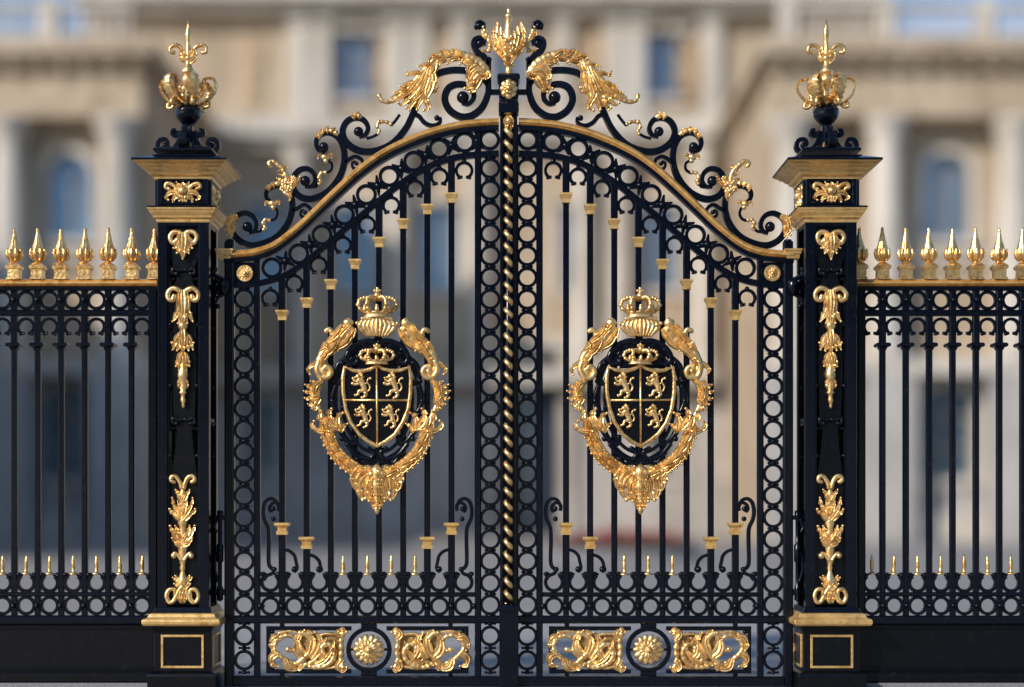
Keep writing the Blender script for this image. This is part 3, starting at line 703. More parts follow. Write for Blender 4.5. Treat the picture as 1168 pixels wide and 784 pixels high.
        # crest lobes on the upper edge
        L([(528,66),(520,59.5),(512,61)], 2.8); L([(515,65),(506,60),(499,65)], 2.8); L([(503,68),(494,65),(489,72)], 2.8)
        L([(491,76),(484,75),(477,78)], 2.4); L([(482,85),(473,85),(465,87),(463.5,83)], 2.6, 1.9); L([(474,95),(466,97),(457,101)], 2.6)
        L([(466,104),(458,105),(450,108)], 2.6)
        L([(540,72),(531,70),(524,75)], 3.0); L([(548,79),(539,76),(532,81)], 3.0); L([(524,68),(516,69),(511,75)], 2.8); L([(510,69),(503,72),(499,79)], 2.8)
        # long drooping lobes
        L([(490,78),(486,92),(478,106),(470,121),(464,125)], 4.2, 2.6, 5.5)
        L([(485,84),(478,98),(468,112),(459,121),(455,119)], 4.0, 2.4, 5)
        L([(492,79),(490,95),(484,110),(478,121),(476,127)], 4.2, 2.6, 6.2)
        L([(492,84),(492,100),(487,114),(489,125),(484,128)], 4.0, 2.8, 6.8)
        L([(489,88),(483,104),(474,116),(467,128)], 3.2, 2.2, 7.4)
        L([(478,92),(469,104),(459,112),(449,117)], 3.0, 1.8, 6)
        L([(494,80),(495,93),(492,103),(497,106),(499,102)], 3.4, 2.6, 6)
        L([(487,98),(483,108),(486,117),(491,122),(490,126)], 3.4, 2.4, 7)
        L([(497,74),(494,84),(487,93)], 3.4, 2, 7)
        # lobes that grip the volute near the centre
        L([(553,84),(544,84),(538,92),(541,99),(546,96)], 4.6, 3.0, 6); L([(546,76),(538,80),(534,88),(537,93)], 4.2, 2.4, 6)
        L([(549,90),(545,97),(541,104),(536,107)], 4.0, 2.6, 6.5); L([(555,84),(557,89),(552,92)], 3.4, 2.0, 6)
        L([(540,73),(532,74),(524,70)], 3.4, 2, 6.5); L([(544,98),(537,101),(530,103)], 3.0, 2.4, 6.5)
    m('acanthus_leaf', GOLD, acanthus)
    m('gilt_sprig', GOLD, lambda I: (I.stem([(557,60),(559,52),(556.5,44),(553,37),(551,31)], 2.6, 2.6, 1, lump=0.3, freq=6), I.leaf([(556,46),(551,42),(549,36)], 2.2, 2, 2), I.leaf([(557,50),(562,45),(561,39)], 2.4, 2.2, 2, tip=1.6), I.leaf([(554,58),(550,60),(547,57)], 2, 2, 2, tip=1.4)))
    m('sprig_knob', IRON, lambda I: (I.ball(546.5, 30, 4.4, 1), I.stem([(552,34),(552,28),(547,25),(542.5,28.5),(543,33)], 2.0, 2.4, 1, ball=1.8)))
    m('cross_tie', IRON, lambda I: I.rect(559.5, 571, 102.5, 108.5, -3, 3))

def make_post(g):
    m = lambda name, mat, fn, parent=g, **k: mk(name, mat, parent, fn, None, y0=-0.02, **k)
    def post(I):
        I.rect(570.4, 574.6, 131, 692, -3, 7.2); I.rect(585.6, 590.0, 131, 692, -3, 7.2)
        I.rect(574.6, 585.6, 131, 692, -3, 1.5)
        I.lathe(580.1, [(4, 134), (4, 690)], 4.2, 12)
        I.sq(580.2, [(10.6, 784), (10.6, 697), (11.6, 696), (11.6, 693.5), (9.5, 690), (6, 688)], 2)
    p = m('meeting_post', IRON, post)
    def rope(I):
        P = []; n = 38*14
        y0, y1 = 150, 690; turns = (y1-y0)/14.6
        for k in range(n+1):
            t = k/n; a = 2*PI*turns*t
            P.append((580.1-2.7*math.cos(a), y0+(y1-y0)*t, 5.8+2.6*math.sin(a)))
        I.tube(P, 3.0, 8)
        I.leaf([(580,134),(577,142),(579,152)], 3.4, 3.4, 7); I.leaf([(580,134),(584,142),(582,152)], 3.4, 3.4, 7)
        I.ball(580, 131.5, 6.6, 5, rz=2.4); I.ball(580, 141, 3.6, 9, rz=5)
    m('gilt_rope_twist', GOLD, rope, p)
    def head(I):
        I.sq(580.3, [(10.5, 132), (11.4, 131), (11.4, 122), (9.4, 119), (9.2, 116), (11, 115.5), (11, 96), (12.8, 94), (12.8, 90), (11.2, 88.6), (11, 88)], 2.5)
    h = m('post_head', IRON, head)
    m('rosette', GOLD, lambda I: I.rosette(580.3, 105.8, 11.5, 8, 3.4, 13.5, sx=0.86, core=0.3, layers=2), h)
    def fin(I):
        I.lathe(580.3, [(6.5, 88.5), (6.5, 86.5), (4.4, 85), (3.8, 80), (4.4, 77), (6.2, 76), (6.2, 73), (4.4, 72), (4.6, 69), (7.5, 62), (9, 54), (8.4, 46), (5.4, 38), (3.6, 30), (3.4, 22), (4.2, 21), (4.2, 18.5), (2.4, 17.5), (1.6, 15), (2.2, 13), (0.4, 10.5)], 2, 14, 0.8, ribs=7, ramp_=0.10)
        def half(J):
            J.leaf([(578,68),(569,56),(564,42),(567,27)], 6.0, 3.2, 3)
            J.leaf([(579,68),(574,56),(570,44),(571,33)], 3.6, 3.2, 5.5)
            J.leaf([(579,66),(572,60),(564,52),(562,46)], 2.8, 2.6, 6, tip=1.8)
            J.leaf([(578,72),(572,66),(566,60),(564,55)], 2.8, 2.6, 5, tip=1.8)
            J.leaf([(579,62),(575,50),(574,40)], 2.6, 2.4, 8, tip=1.6)
            J.leaf([(579,76),(575,68),(572,64)], 2.4, 2.4, 6, tip=1.4)
        I.both(580.3, half)
        for k in range(6):
            I.ball(580.3+(-1)**k*3.2, 46+k*4, 3.0, 9, n=7, m=5)
    m('leafy_finial', GOLD, fin, h)

make_leaf(-1); make_leaf(1)

# ---------------------------------------------------------------- pillars
def make_pillar(cxp, side):
    X0 = WX(cxp)*(D)/D
    left = side < 0
    lab = ('black square pillar with gilt drops left of the gate, between the left fence and the left leaf' if left
           else 'black square pillar with gilt drops right of the gate, between the right leaf and the right fence')
    # true widths: front planes stand forward of the gate plane
    def kf(hw): return 1.0/(1.0+hw*S/D)        # forward shift correction at depth -hw
    kk = 1-0.2/D
    cx = WX(cxp)*kk
    P = thing('gate_pillar', lab, 'gate pillar', (cx, 0, 0), 'pair of gate pillars')
    zz = lambda py, hw=29: EYE+(HOR-py)*S*(1-hw*S/D)
    def stack(mb, prof, smooth=False):
        loops = [[(cx+a*h*S, b*h*S, zz(y, h)) for a, b in ((-1,-1),(1,-1),(1,1),(-1,1))] for h, y in prof]
        mb.rings(loops, True, smooth)
    def part(name, mat, prof, parent=P, bevel=0.004):
        mb = MB(); stack(mb, prof); return mb.build(name, mat, parent, bevel)
    part('plinth', IRONB, [(38.5, 799), (38.5, 772), (37.5, 769), (33, 766)])
    pd = part('pedestal', IRONB, [(31.8, 768), (31.8, 722), (33, 719), (35, 716), (35.5, 713)])
    # gilt frame round the pedestal panel, front and the other three faces
    for k in range(4):
        mb = MB(); h0 = 31.8*S; hw = 24*S; z0, z1 = zz(762), zz(724); t = 2.6*S
        R = Matrix.Rotation(k*PI/2, 4, 'Z')
        def bx(x0, x1, za, zb):
            vs = [R @ Vector((x, y, z)) for x in (x0, x1) for y in (-h0-0.012, -h0+0.003) for z in (za, zb)]
            mb.add([(v.x+cx, v.y, v.z) for v in vs], [[0,1,3,2],[4,6,7,5],[0,4,5,1],[2,3,7,6],[0,2,6,4],[1,5,7,3]])
        bx(-hw, hw, z0, z0+t); bx(-hw, hw, z1-t, z1); bx(-hw, -hw+t, z0+t, z1-t); bx(hw-t, hw, z0+t, z1-t)
        mb.build('panel_frame', GOLDP, pd, 0.003)
    part('base_moulding', GOLDP, [(35.5, 714.5), (42, 714), (43.5, 712), (43.8, 709), (42.5, 706.5), (39.5, 705.5), (38, 704), (36.5, 700.5), (34, 699.5)])
    part('base_step', IRON, [(33.5, 699.5), (32, 698), (31, 693)])
    # open shaft: four corner posts with rails top and bottom
    mb = MB(); h = 28.8*S; pw = 11*S; z0, z1 = zz(698), zz(250)
    for a in (-1, 1):
        for b in (-1, 1):
            mb.box(cx+min(a*h, a*(h-pw)), cx+max(a*h, a*(h-pw)), min(b*h, b*(h-pw)), max(b*h, b*(h-pw)), z0, z1)
    mb.build('corner_posts', IRON, P, 0.004)
    mb = MB(); e = 0.004
    for za, zb in ((zz(693), zz(691-1)), (zz(258), z1)):
        za, zb = min(za, zb), max(za, zb)
        if za > 2: za -= 0.0
        mb.box(cx-h+e, cx+h-e, -h+e, h-e, za, zb)
    mb.box(cx-h+e, cx+h-e, -h+e, h-e, z0, zz(690))
    mb.build('shaft_rails', IRON, P, 0.003)
    # fins: inner slim edge strips beside each opening
    mb = MB()
    for k in range(4):
        R = Matrix.Rotation(k*PI/2, 4, 'Z')
        for sx in (-1, 1):
            x0, x1 = sorted((sx*(h-pw), sx*(h-pw-2*S)))
            vs = [R @ Vector((x, y, z)) for x in (x0+0.0005*0, x1) for y in (-h+0.014, -h+0.05) for z in (zz(690), zz(258))]
            mb.add([(v.x+cx, v.y, v.z) for v in vs], [[0,1,3,2],[4,6,7,5],[0,4,5,1],[2,3,7,6],[0,2,6,4],[1,5,7,3]])
    mb.build('opening_beading', IRON, P)
    yf = -h  # front plane
    kfr = 1-h/D
    def orn(name, mat, fn, rot=0, parent=P, off=0.03):
        I = Iron(); I.y0 = 0
        I.P = lambda x, y, d=0.0: ((x-209)*S*kfr, -h+off-d*S, EYE+(HOR-y)*S*kfr)
        I.leaf = (lambda f: lambda pts, w, *a, **k: f(pts, w*1.3, *a, **k))(I.leaf)
        fn(I)
        R = Matrix.Rotation(rot*PI/2, 4, 'Z')
        I.mb.v = [tuple(R @ Vector(v)+Vector((cx, 0, 0))) for v in I.mb.v]
        return I.mb.build(name, mat, parent)
    def backing(I):
        I.plate([(192, 258), (226, 258), (225, 292), (221, 305), (197, 305), (193, 292)], -3.5, -1)
        I.plate([(199, 305), (219, 305), (218, 318), (222, 330), (223, 420), (221, 480), (218, 490), (200, 490), (197, 480), (195, 420), (196, 330), (200, 318)], -3.5, -1)
        I.plate([(201, 490), (217, 490), (219, 510), (224, 545), (225.5, 690), (192.5, 690), (194, 545), (199, 510)], -3.5, -1)
        for y in (307, 478):
            for s in (-1, 1):
                I.stem([(209, y), (209+s*6, y+1), (209+s*12, y-1), (209+s*12.5, y+4.5), (209+s*8, y+5)], 2.3, 2.2, 1, ball=2.6)
                I.rect(*sorted((209+s*11, 209+s*18.5)), y+9, y+12, -3, 0)
        for y in (370, 440, 520, 600):
            for s in (-1, 1): I.ball(209+s*15.5, y, 2.6, 0); I.rect(*sorted((209+s*12, 209+s*18.5)), y-1.3, y+1.3, -2.5, 0)
    for r in range(4): orn('shaft_screen', IRONB, backing, r)
    def shell(I):
        def half(J):
            J.stem([(209,270),(204,265),(197,265),(193.5,271),(197,277),(202,274)], 3.0, 2.4, 2, ball=3.6)
            J.leaf([(208,272),(203,279),(198,283)], 3.4, 3, 3, tip=2)
            J.leaf([(208,276),(204,284),(202,289)], 3.2, 3, 3.5, tip=2)
            J.leaf([(208,266),(204,272),(205,280)], 3.0, 3, 4)
        I.both(208.8, half)
        I.leaf([(208.8,266),(208.8,280),(208.8,296)], 4.4, 4, 4.5, tip=1.6)
    def drop(I):
        def half(J):
            J.stem([(208,336),(204,331),(197,329),(191.5,334),(192,341),(197,342.5),(198.5,338)], 3.0, 3, 3, ball=2.8)
            J.leaf([(206,333),(205,348),(202,358),(197,367)], 4.0, 3, 3, tip=2.2)
            J.leaf([(208,334),(208,350),(206,362),(203,369)], 3.4, 3, 4, tip=1.8)
            J.leaf([(208,379),(204,387),(198,392),(196,391)], 3.8, 3, 3, tip=2.2)
            J.leaf([(208,380),(205,392),(202,400)], 3.6, 3, 4, tip=2.0)
            J.leaf([(208,382),(202,386),(197,399)], 3.2, 3, 3, tip=1.8)
            J.leaf([(208,402),(204,410),(201,418)], 3.2, 3, 3, tip=2.0)
            J.leaf([(208,402),(206,414),(204,423)], 2.8, 3, 4, tip=1.4)
        I.both(208.6, half)
        I.leaf([(208.6,331),(208.6,350),(208.6,374)], 4.2, 3.6, 5)
        I.leaf([(208.6,376),(208.6,392),(208.6,404)], 3.6, 3.6, 5)
        I.lathe(208.6, [(2, 366), (5.5, 369), (6, 373), (3.4, 377), (2.4, 380)], 3, 12, 0.8)
        I.lathe(208.6, [(2, 400), (2.6, 412), (3.6, 420), (6.2, 426), (6.4, 430), (4, 433), (4.6, 436), (3, 439), (4.4, 443), (3, 446), (5, 448), (3, 450), (2.2, 453), (3.2, 456), (2.6, 459), (1.4, 461), (2, 463), (0.5, 466)], 3, 12, 0.8)
        for s in (-1, 1): I.leaf([(208.6,431),(208.6+s*5,437),(208.6+s*5,443)], 2, 2, 4)
    def candel(I):
        def half(J):
            J.stem([(207,558),(205,550),(201,544),(196,543.5),(194.5,548),(198,550)], 2.6, 2.4, 2, ball=2.4)
            J.leaf([(208,572),(204,565),(200,559)], 2.8, 2.8, 3, tip=1.8)
            J.leaf([(208,590),(203,584),(198,576),(196.5,568)], 3.0, 2.8, 3, tip=1.8)
            J.leaf([(208,594),(202,589),(195,584),(193.5,581)], 3.4, 3, 3, tip=2.4)
            J.leaf([(208,588),(205,578),(203,572)], 2.8, 2.8, 4, tip=1.6)
            J.leaf([(208,616),(201,612),(196,605),(194,600)], 3.4, 3, 3, tip=2.4)
            J.leaf([(208,618),(203,610),(200,600)], 3.2, 3, 3.5, tip=1.8)
            J.leaf([(208,622),(202,620),(197,614)], 3.0, 3, 4, tip=2.2)
            J.stem([(207,640),(203,634),(199,631),(198,634)], 2.2, 2.2, 3, ball=3.6)
            J.leaf([(208,664),(203,661),(200,657)], 2.6, 2.6, 3, tip=1.8)
            J.leaf([(208,668),(202,663),(197,659)], 2.8, 2.6, 3, tip=1.8)
            J.stem([(209,668),(203,676),(198,686),(193,687),(190,680),(193,673),(199,673),(200,679)], 3.0, 3, 3, ball=2.8, w1=2.4)
            J.leaf([(208,680),(205,671),(199,666)], 2.8, 2.6, 4, tip=1.8)
            J.leaf([(208,672),(205,680),(206,688)], 3.0, 2.6, 4)
        I.both(208.2, half)
        I.lathe(208.2, [(1.5, 556), (3.6, 562), (4.2, 572), (3.0, 580), (4.6, 592), (5.6, 597), (3.8, 602), (4.2, 612), (5.4, 622), (4.6, 632), (3.4, 642), (2.4, 645), (3.4, 648), (2.2, 651), (3.0, 654), (5.6, 661), (6.6, 665), (4, 670), (3.4, 680), (2, 689)], 2, 14, 0.7, ribs=7, ramp_=0.12)
    for r in ((0, 1) if left else (0, 3)):
        tag = None
        if r == 0: orn('gilt_shell', GOLD, shell, r); orn('gilt_drop', GOLD, drop, r); orn('gilt_candelabrum', GOLD, candel, r)
    # lower cornice, frieze, top cornice
    part('lower_cornice', GOLDP, [(29, 254), (30, 252), (30, 250.5), (33, 248), (33.5, 246), (36, 242.5), (37.5, 239), (38.2, 238.5), (38.6, 236.5), (30, 236)])
    part('cornice_fillet', IRON, [(39.2, 236.3), (39.2, 234.6), (30, 234)])
    fz = part('frieze_block', IRON, [(29.4, 236), (29.4, 203)])
    for r in range(4):
        fr = orn('frieze_frame', IRON, lambda I: (I.rect(180, 185.5, 204, 234, -2, 3), I.rect(232.5, 238, 204, 234, -2, 3), I.rect(185.5, 232.5, 204, 207, -2, 3), I.rect(185.5, 232.5, 231, 234, -2, 3)), r, fz, 0.0)
        def frz(I):
            I.ball(209, 218.5, 5.0, 4, ry=4); I.ring(209, 218.5, 6.6, 1.2, 1.6, 2)
            def half(J):
                J.stem([(203,216),(197,211),(191,210),(189,214),(193,216)], 2.4, 2.2, 1.5, ball=2.4)
                J.leaf([(203,220),(196,220),(190,225),(193,229)], 2.8, 2.6, 1.5, tip=2)
                J.leaf([(204,223),(199,227),(198,231)], 2.8, 2.6, 1.5, tip=1.8)
                J.leaf([(206,224),(205,230)], 2.8, 2.6, 1.5, tip=1.6)
                J.leaf([(205,213),(202,208.5)], 2.6, 2.4, 1.5, tip=1.4)
            I.both(209, half)
            I.leaf([(209,223),(209,228),(209,232)], 3, 2.6, 2); I.leaf([(209,213),(209,210),(209,208)], 3, 2.6, 2)
        orn('frieze_flower', GOLD, frz, r, fz, 0.0)
    part('top_cornice', GOLDP, [(30, 206), (32, 204), (32.5, 201), (36, 199), (38, 195), (39.5, 194.5), (43, 190), (46, 188.6), (46.8, 187), (51, 183.5), (52.2, 182), (40, 181.5)])
    part('cornice_fillet', IRON, [(53, 182), (53, 179.6), (34, 177.5), (33, 176)])
    # crowning finial, on the pillar axis
    def ax(name, mat, fn, parent=P):
        I = Iron(); I.P = lambda x, y, d=0.0: (cx+(x-942)*S, -d*S, EYE+(HOR-y)*S)
        fn(I); return I.mb.build(name, mat, parent)
    def fbase(I):
        I.sq(942, [(33, 178.5), (33, 176), (31, 175), (30, 174)], 0)
        I.sq(942, [(12, 176), (9, 165), (6, 152), (5, 143), (6.5, 142)], 0)
        for a in range(4):
            def rotP(x, y, d=0.0, a=a):
                u = x-942; r = Matrix.Rotation(a*PI/2, 2)@Vector((u, d))
                return (cx+r.x*S, -r.y*S, EYE+(HOR-y)*S)
            J = Iron(I.mb); J.P = rotP
            J.ribbon([(950,150,2),(953,163,2.4),(960,172,2.6),(970,174.5,2.8),(976,169,2.7),(974,161,2.5),(967,160,2.3),(964.5,165.5,2.1),(968.5,168,1.8)], 2.4, 4.5)
            J.ribbon([(946,160,2.0),(951,152,2.2),(956,156,2.0),(960,154,2),(959,149,1.8),(955,149,1.6)], 2.0, 4.0)
            J.ball(968.5, 166.5, 3.4, 0); J.ball(956.5, 151.5, 3.0, 0)
    ax('finial_scroll_base', IRON, fbase)
    ax('gilt_fan', GOLDS, lambda I: [I.leaf([(942+t*3, 164), (942+t*5.2, 169), (942+t*7, 174)], 1.5, 1.6, 12, tip=0.8) for t in (-1, -0.33, 0.33, 1)])
    ax('urn', IRON, lambda I: I.lathe(942, [(4, 150), (4.4, 146), (6, 143), (9.5, 140), (13, 135.5), (14.8, 131.5), (14.2, 130.2), (14.9, 128.8), (14.0, 125), (10.5, 122.5), (6, 121.5)], 0, 28))
    def crn(I):
        I.lathe(942, [(7, 122), (9, 120), (6, 117), (4, 112), (3.4, 104), (5, 98), (7, 95), (8, 91), (6.5, 87), (4, 85)], 0, 16)
        for k in range(6):
            a = 2*PI*(k+0.12)/6
            def Q(r, y): return (942+r*math.cos(a), y, r*math.sin(a))
            def arm(path, wmax, lump):
                pp = cr(path, 1.8); loops = []; m_ = len(pp)
                for i_, (r_, y_) in enumerate(pp):
                    t = i_/(m_-1); wd = wmax*(0.45+0.6*math.sin(PI*min(1, 0.12+t*0.9)))*(1+lump*math.sin(i_*1.9))
                    q0 = pp[max(i_-1, 0)]; q1 = pp[min(i_+1, m_-1)]; tr_, ty_ = q1[0]-q0[0], q1[1]-q0[1]; l_ = math.hypot(tr_, ty_) or 1
                    nr, ny_ = ty_/l_, -tr_/l_
                    lp = []
                    for u, v in ((1, 0), (0.6, 1.5), (0.28, 0.4), (0, 1.9), (-0.28, 0.4), (-0.6, 1.5), (-1, 0), (0, -1.2)):
                        rr_ = r_+nr*v; yy_ = y_+ny_*v
                        lp.append(I.P(942+rr_*math.cos(a)-u*wd*math.sin(a), yy_, rr_*math.sin(a)+u*wd*math.cos(a)))
                    loops.append(lp)
                I.mb.rings(loops, True, False)
            arm([(4,120),(13,120.5),(23,115.5),(30.5,107),(33,98.5),(30,91.5),(23,89.5),(17,92.5),(14.5,98)], 5.4, 0.22)
            arm([(3,118),(11,114),(18,106),(21,98),(18,91)], 4.0, 0.2)
            P_ = [Q(r, y) for r, y in cr([(16,118),(20,123),(25,122),(24,118)], 2)]
            I.tube(P_, 2.0, 6); I.ball(*Q(24, 119)[:2], 2.6, Q(24, 119)[2], n=6, m=5)
    ax('crown', GOLD, crn)
    def fl(I):
        I.lathe(942, [(4, 88), (7.6, 84), (8, 82), (5, 78), (3.4, 72), (3, 69), (4.6, 68), (4.6, 66), (3, 64), (3.4, 56), (2.2, 50), (2.8, 45), (3.8, 40), (3.0, 35), (1.6, 30), (0.4, 22.5)], 0, 14)
        def half(J):
            J.stem([(941,66),(937,59),(932,53),(926,51.5),(921.5,55),(922,60),(925.5,60)], 2.8, 2.6, 0, ball=2.6, w1=1.8)
            J.leaf([(940,72),(934,66),(933,59)], 3.0, 2.6, 1, tip=1.5); J.leaf([(941,66),(937,60),(936,54)], 2.4, 2.4, 2)
        I.both(942, half)
    ax('fleur_de_lis', GOLDS, fl)
    return P
make_pillar(209, -1); make_pillar(948, 1)

# ---------------------------------------------------------------- fences
def make_fence(side):
    left = side < 0
    if left:
        bars = [150.4-26.75*k for k in range(9)]; x1, x0 = 180.5, bars[-1]-16; post = (170, 180.5)
        spikes = [176.5]+bars; ends = (x0, 179)
        lab = 'black railing with gilt spearheads, left of the left-hand pillar'
    else:
        bars = [1006.4+26.65*k for k in range(9)]; x0, x1 = 976.5, bars[-1]+16; post = (977, 986.5)
        spikes = [980.5]+bars; ends = (978, x1)
        lab = 'black railing right of the right-hand pillar, its nearest gilt spearheads shaded by it'
    pcx = (x0+x1)/2
    F = thing('fence_panel', lab, 'fence', (WX(pcx), 0, 0.04), 'railings beside the gate pillars')
    m = lambda name, mat, fn, parent=F, **k: mk(name, mat, parent, fn, None, **k)
    m('end_post', IRON, lambda I: I.rect(post[0], post[1], 329, 702, -5, 5))
    oe = (x0, x0+8) if left else (x1-8, x1)
    m('end_post', IRON, lambda I: I.rect(oe[0], oe[1], 329, 702, -5, 5))
    m('gold_rail', GOLDP, lambda I: I.ribbon([(x0, 323.4, 4.6), (x1, 323.4, 4.6)], 4.6, 8, 0, sec='gold', curve=False) if not left else I.ribbon([(x0, 323.4, 4.6), (x1, 323.4, 4.6)], 4.6, 8, 0, sec='gold', curve=False))
    m('top_rail', IRON, lambda I: I.rect(x0+.5, x1-.5, 328, 332, -5.5, 5.5))
    mid = m('middle_rail', IRON, lambda I: I.rect(x0+.5, x1-.5, 353.8, 361, -4.2, 4.4))
    edges = sorted(bars+[post[0]+4 if left else post[1]-4])
    gaps = [(a+b)/2 for a, b in zip(edges, edges[1:])]
    tb = lambda I: (I.rect(-4.8, 4.8, -1.3, 1.3, -4, 4.6), I.ball(0, 0, 3.0, 4.0))
    a = mid; b = m('lower_rail', IRON, lambda I: I.rect(x0+.5, x1-.5, 675.4, 680.4, -4.2, 4.4))
    for x in bars: inst('tie', 'tief', tb, a, x, 342.8); inst('tie', 'tief', tb, b, x, 690.8)
    for x in gaps:
        ring_obj('ring', a, x, 342.8, 9.4, 1.8); ring_obj('ring', b, x, 690.8, 9.4, 1.8)
        inst('hanging_scroll', 'omf', lambda I: omega(I, 0, 0, 9.0), a, x, 373)
        inst('standing_scroll', 'omfu', lambda I: omega(I, 0, 0, 9.4, True, 2.0, 2.8), b, x, 665)
    for x in bars:
        bo = m('bar', IRON, lambda I: (I.rect(x-3.8, x+3.8, 331.5, 393, -3.6, 3.6), I.rect(x-3.4, x+3.4, 396, 703, -3.2, 3.2)))
        m('collar', IRON, lambda I: I.sq(x, [(3.4, 400), (4.2, 398.6), (4.6, 397), (8, 395.6), (8.2, 393), (7, 391.6), (3.8, 391)], 0), bo)
    for x in gaps:
        m('dog_spike', GOLDS, lambda I: I.lathe(x, [(5.0, 655.6), (5.2, 654), (2.8, 653), (2.0, 651), (2.4, 647), (2.2, 641), (1.5, 636), (0.4, 632.5)], 0, 12))
    m('lower_rail', IRON, lambda I: I.rect(x0+.5, x1-.5, 702, 712.5, -6, 7))
    m('dado_panel', IRONB, lambda I: (I.rect(x0+.5, x1-.5, 712, 777, -4, 3), I.rect(x0+1, x1-1, 765, 778.6, -6, 7.5),
        I.rect(x0+4, x1-4, 760.5, 763, 2, 4.6), I.rect(x0+4, x1-4, 716, 717.8, 2, 4.4)))
    rs = random.Random(8 if left else 9)
    for x in spikes:
        ph = rs.uniform(0, 1); hh = rs.uniform(-0.7, 0.5); ln = rs.uniform(-0.7, 0.7)
        def sp(I):
            P0 = I.P; I.P = lambda a, b, c=0.0: P0(a+ln*max(0, (300-b))/40.0, b+hh*max(0, (300-b))/40.0, c)
            I.sq(x, [(7.6, 319.6), (7.6, 317.4), (6.4, 316.6), (6.4, 308.4), (8.2, 307), (8.4, 304.4), (6.6, 302.4), (4.4, 300.4), (3.0, 299.4)], 0)
            I.lathe(x, [(2.6, 300), (3.4, 298.4), (3.2, 297.4), (5.8, 295.6), (7.8, 291.6), (7.6, 288.6), (6.2, 283.4), (4.6, 278), (3.1, 272), (2.0, 266.5), (1.6, 264.4), (1.9, 262.8), (1.2, 260.8), (0.3, 260)], 0, 28, 1.0, ribs=7, ramp_=0.09)
            for k in range(8):
                a = 2*PI*(k+ph)/8
                P_ = [(x+r*math.cos(a), y, r*math.sin(a)) for r, y in ((4.6, 297.2), (7.6, 293.6), (8.6, 289.6), (7.8, 286), (8.5, 284.2))]
                I.tube(P_, [1.6, 2.0, 1.9, 1.4, 0.9], 6)
        m('spearhead', GOLDS, sp)
    return F
make_fence(-1); make_fence(1)

# ---------------------------------------------------------------- ground
def struct(name, mb, mat):
    o = mb.build(name, mat); o['kind'] = 'structure'; return o
mb = MB()
def ground_sheet(mb, x0, x1, y0, y1, z):
    mb.add([(x0,y0,z),(x1,y0,z),(x1,y1,z),(x0,y1,z)], [[0,1,2,3]])
ground_sheet(mb, -600, 600, -400, 800, 0.0)
struct('ground', mb, GRAVEL)
mb = MB(); ground_sheet(mb, -60, 60, -30, 9.0, 0.004); struct('pavement', mb, PAVE)
for nm, xa, xb in (('kerb', WX(-110), WX(180)), ('kerb', WX(977), WX(1250))):
    mb = MB(); mb.box(xa, xb, -0.07, 0.07, -0.02, WZ(778.4)); o = mb.build(nm, KERB, None, 0.006); o['kind'] = 'structure'

# ---------------------------------------------------------------- palace
PAL = thing('palace', 'cream stone palace with columns, arched windows and projecting wings, out of focus behind the gate', 'palace', (0, 60, 0))
def bp(px, py, Y):
    k = S*(D+Y)/D; return ((px-584)*k, EYE+(HOR-py)*k)
def pal(name, mat, fn, parent=PAL, bevel=0):
    mb = MB(); fn(mb); return mb.build(name, mat, parent, bevel)
YW, YC = 50.0, 62.0
def wall_with(mb, x0, x1, z0, z1, y, th, holes):
    """front wall slab with rectangular openings (xa,xb,za,zb)"""
    xs = sorted({x0, x1, *[h[0] for h in holes], *[h[1] for h in holes]})
    zs = sorted({z0, z1, *[h[2] for h in holes], *[h[3] for h in holes]})
    for a, b in zip(xs, xs[1:]):
        for c, d in zip(zs, zs[1:]):
            mx, mz = (a+b)/2, (c+d)/2
            if any(h[0] < mx < h[1] and h[2] < mz < h[3] for h in holes): continue
            mb.box(a, b, y, y+th, c, d)
def arch_head(mb, cx, w, zs, y0, y1, top):
    """spandrel fill above a round arch springing at zs with half width w"""
    n = 12
    for s in (-1, 1):
        for k in range(n):
            a0, a1 = PI/2*k/n, PI/2*(k+1)/n
            xa, xb = cx+s*w*math.sin(a0), cx+s*w*math.sin(a1); za, zb = zs+w*math.cos(a0), zs+w*math.cos(a1)
            vs = [(xa, y, z) for y in (y0, y1) for z in (za, top)]+[(xb, y, z) for y in (y0, y1) for z in (zb, top)]
            mb.add(vs, [[0,1,3,2],[4,6,7,5],[0,4,5,1],[2,3,7,6],[0,2,6,4],[1,5,7,3]])
def window(cx, w, z0, z1, y, arched, parent=PAL, cols=2, rows=4):
    top = z1
    def fr(mb):
        t = 0.07
        mb.box(cx-w, cx-w+t, y+.32, y+.42, z0, top); mb.box(cx+w-t, cx+w, y+.32, y+.42, z0, top)
        for i in range(1, cols+0): xx = cx-w+2*w*i/cols; mb.box(xx-.07, xx+.07, y+.33, y+.41, z0, top)
        for i in range(0, rows+1): zz_ = z0+(top-z0)*i/rows; mb.box(cx-w, cx+w, y+.335, y+.405, zz_-.05, zz_+.05)
    f = pal('window', FRAME, fr, parent)
    pal('glazing', GLASS, lambda mb: mb.box(cx-w, cx+w, y+.42, y+.45, z0, top), f)
    def sur(mb):
        mb.box(cx-w-.28, cx-w-.002, y-.12, y+.1, z0-.1, (z1-w) if arched else z1)
        mb.box(cx+w+.002, cx+w+.28, y-.12, y+.1, z0-.1, (z1-w) if arched else z1)
        mb.box(cx-w-.4, cx+w+.4, y-.25, y+.12, z0-.35, z0-.1)
        if arched:
            n = 14
            for k in range(n):
                a0, a1 = PI*k/n, PI*(k+1)/n
                vs = [(cx+r*math.cos(a), yy, z1-w+r*math.sin(a)) for a in (a0, a1) for r in (w+.002, w+.28) for yy in (y-.12, y+.1)]
                mb.add(vs, [[0,1,3,2],[4,6,7,5],[0,4,5,1],[2,3,7,6],[0,2,6,4],[1,5,7,3]])
        else:
            mb.box(cx-w-.45, cx+w+.45, y-.35, y+.1, z1+.02, z1+.35)
    pal('surround', STONEW, sur, f)
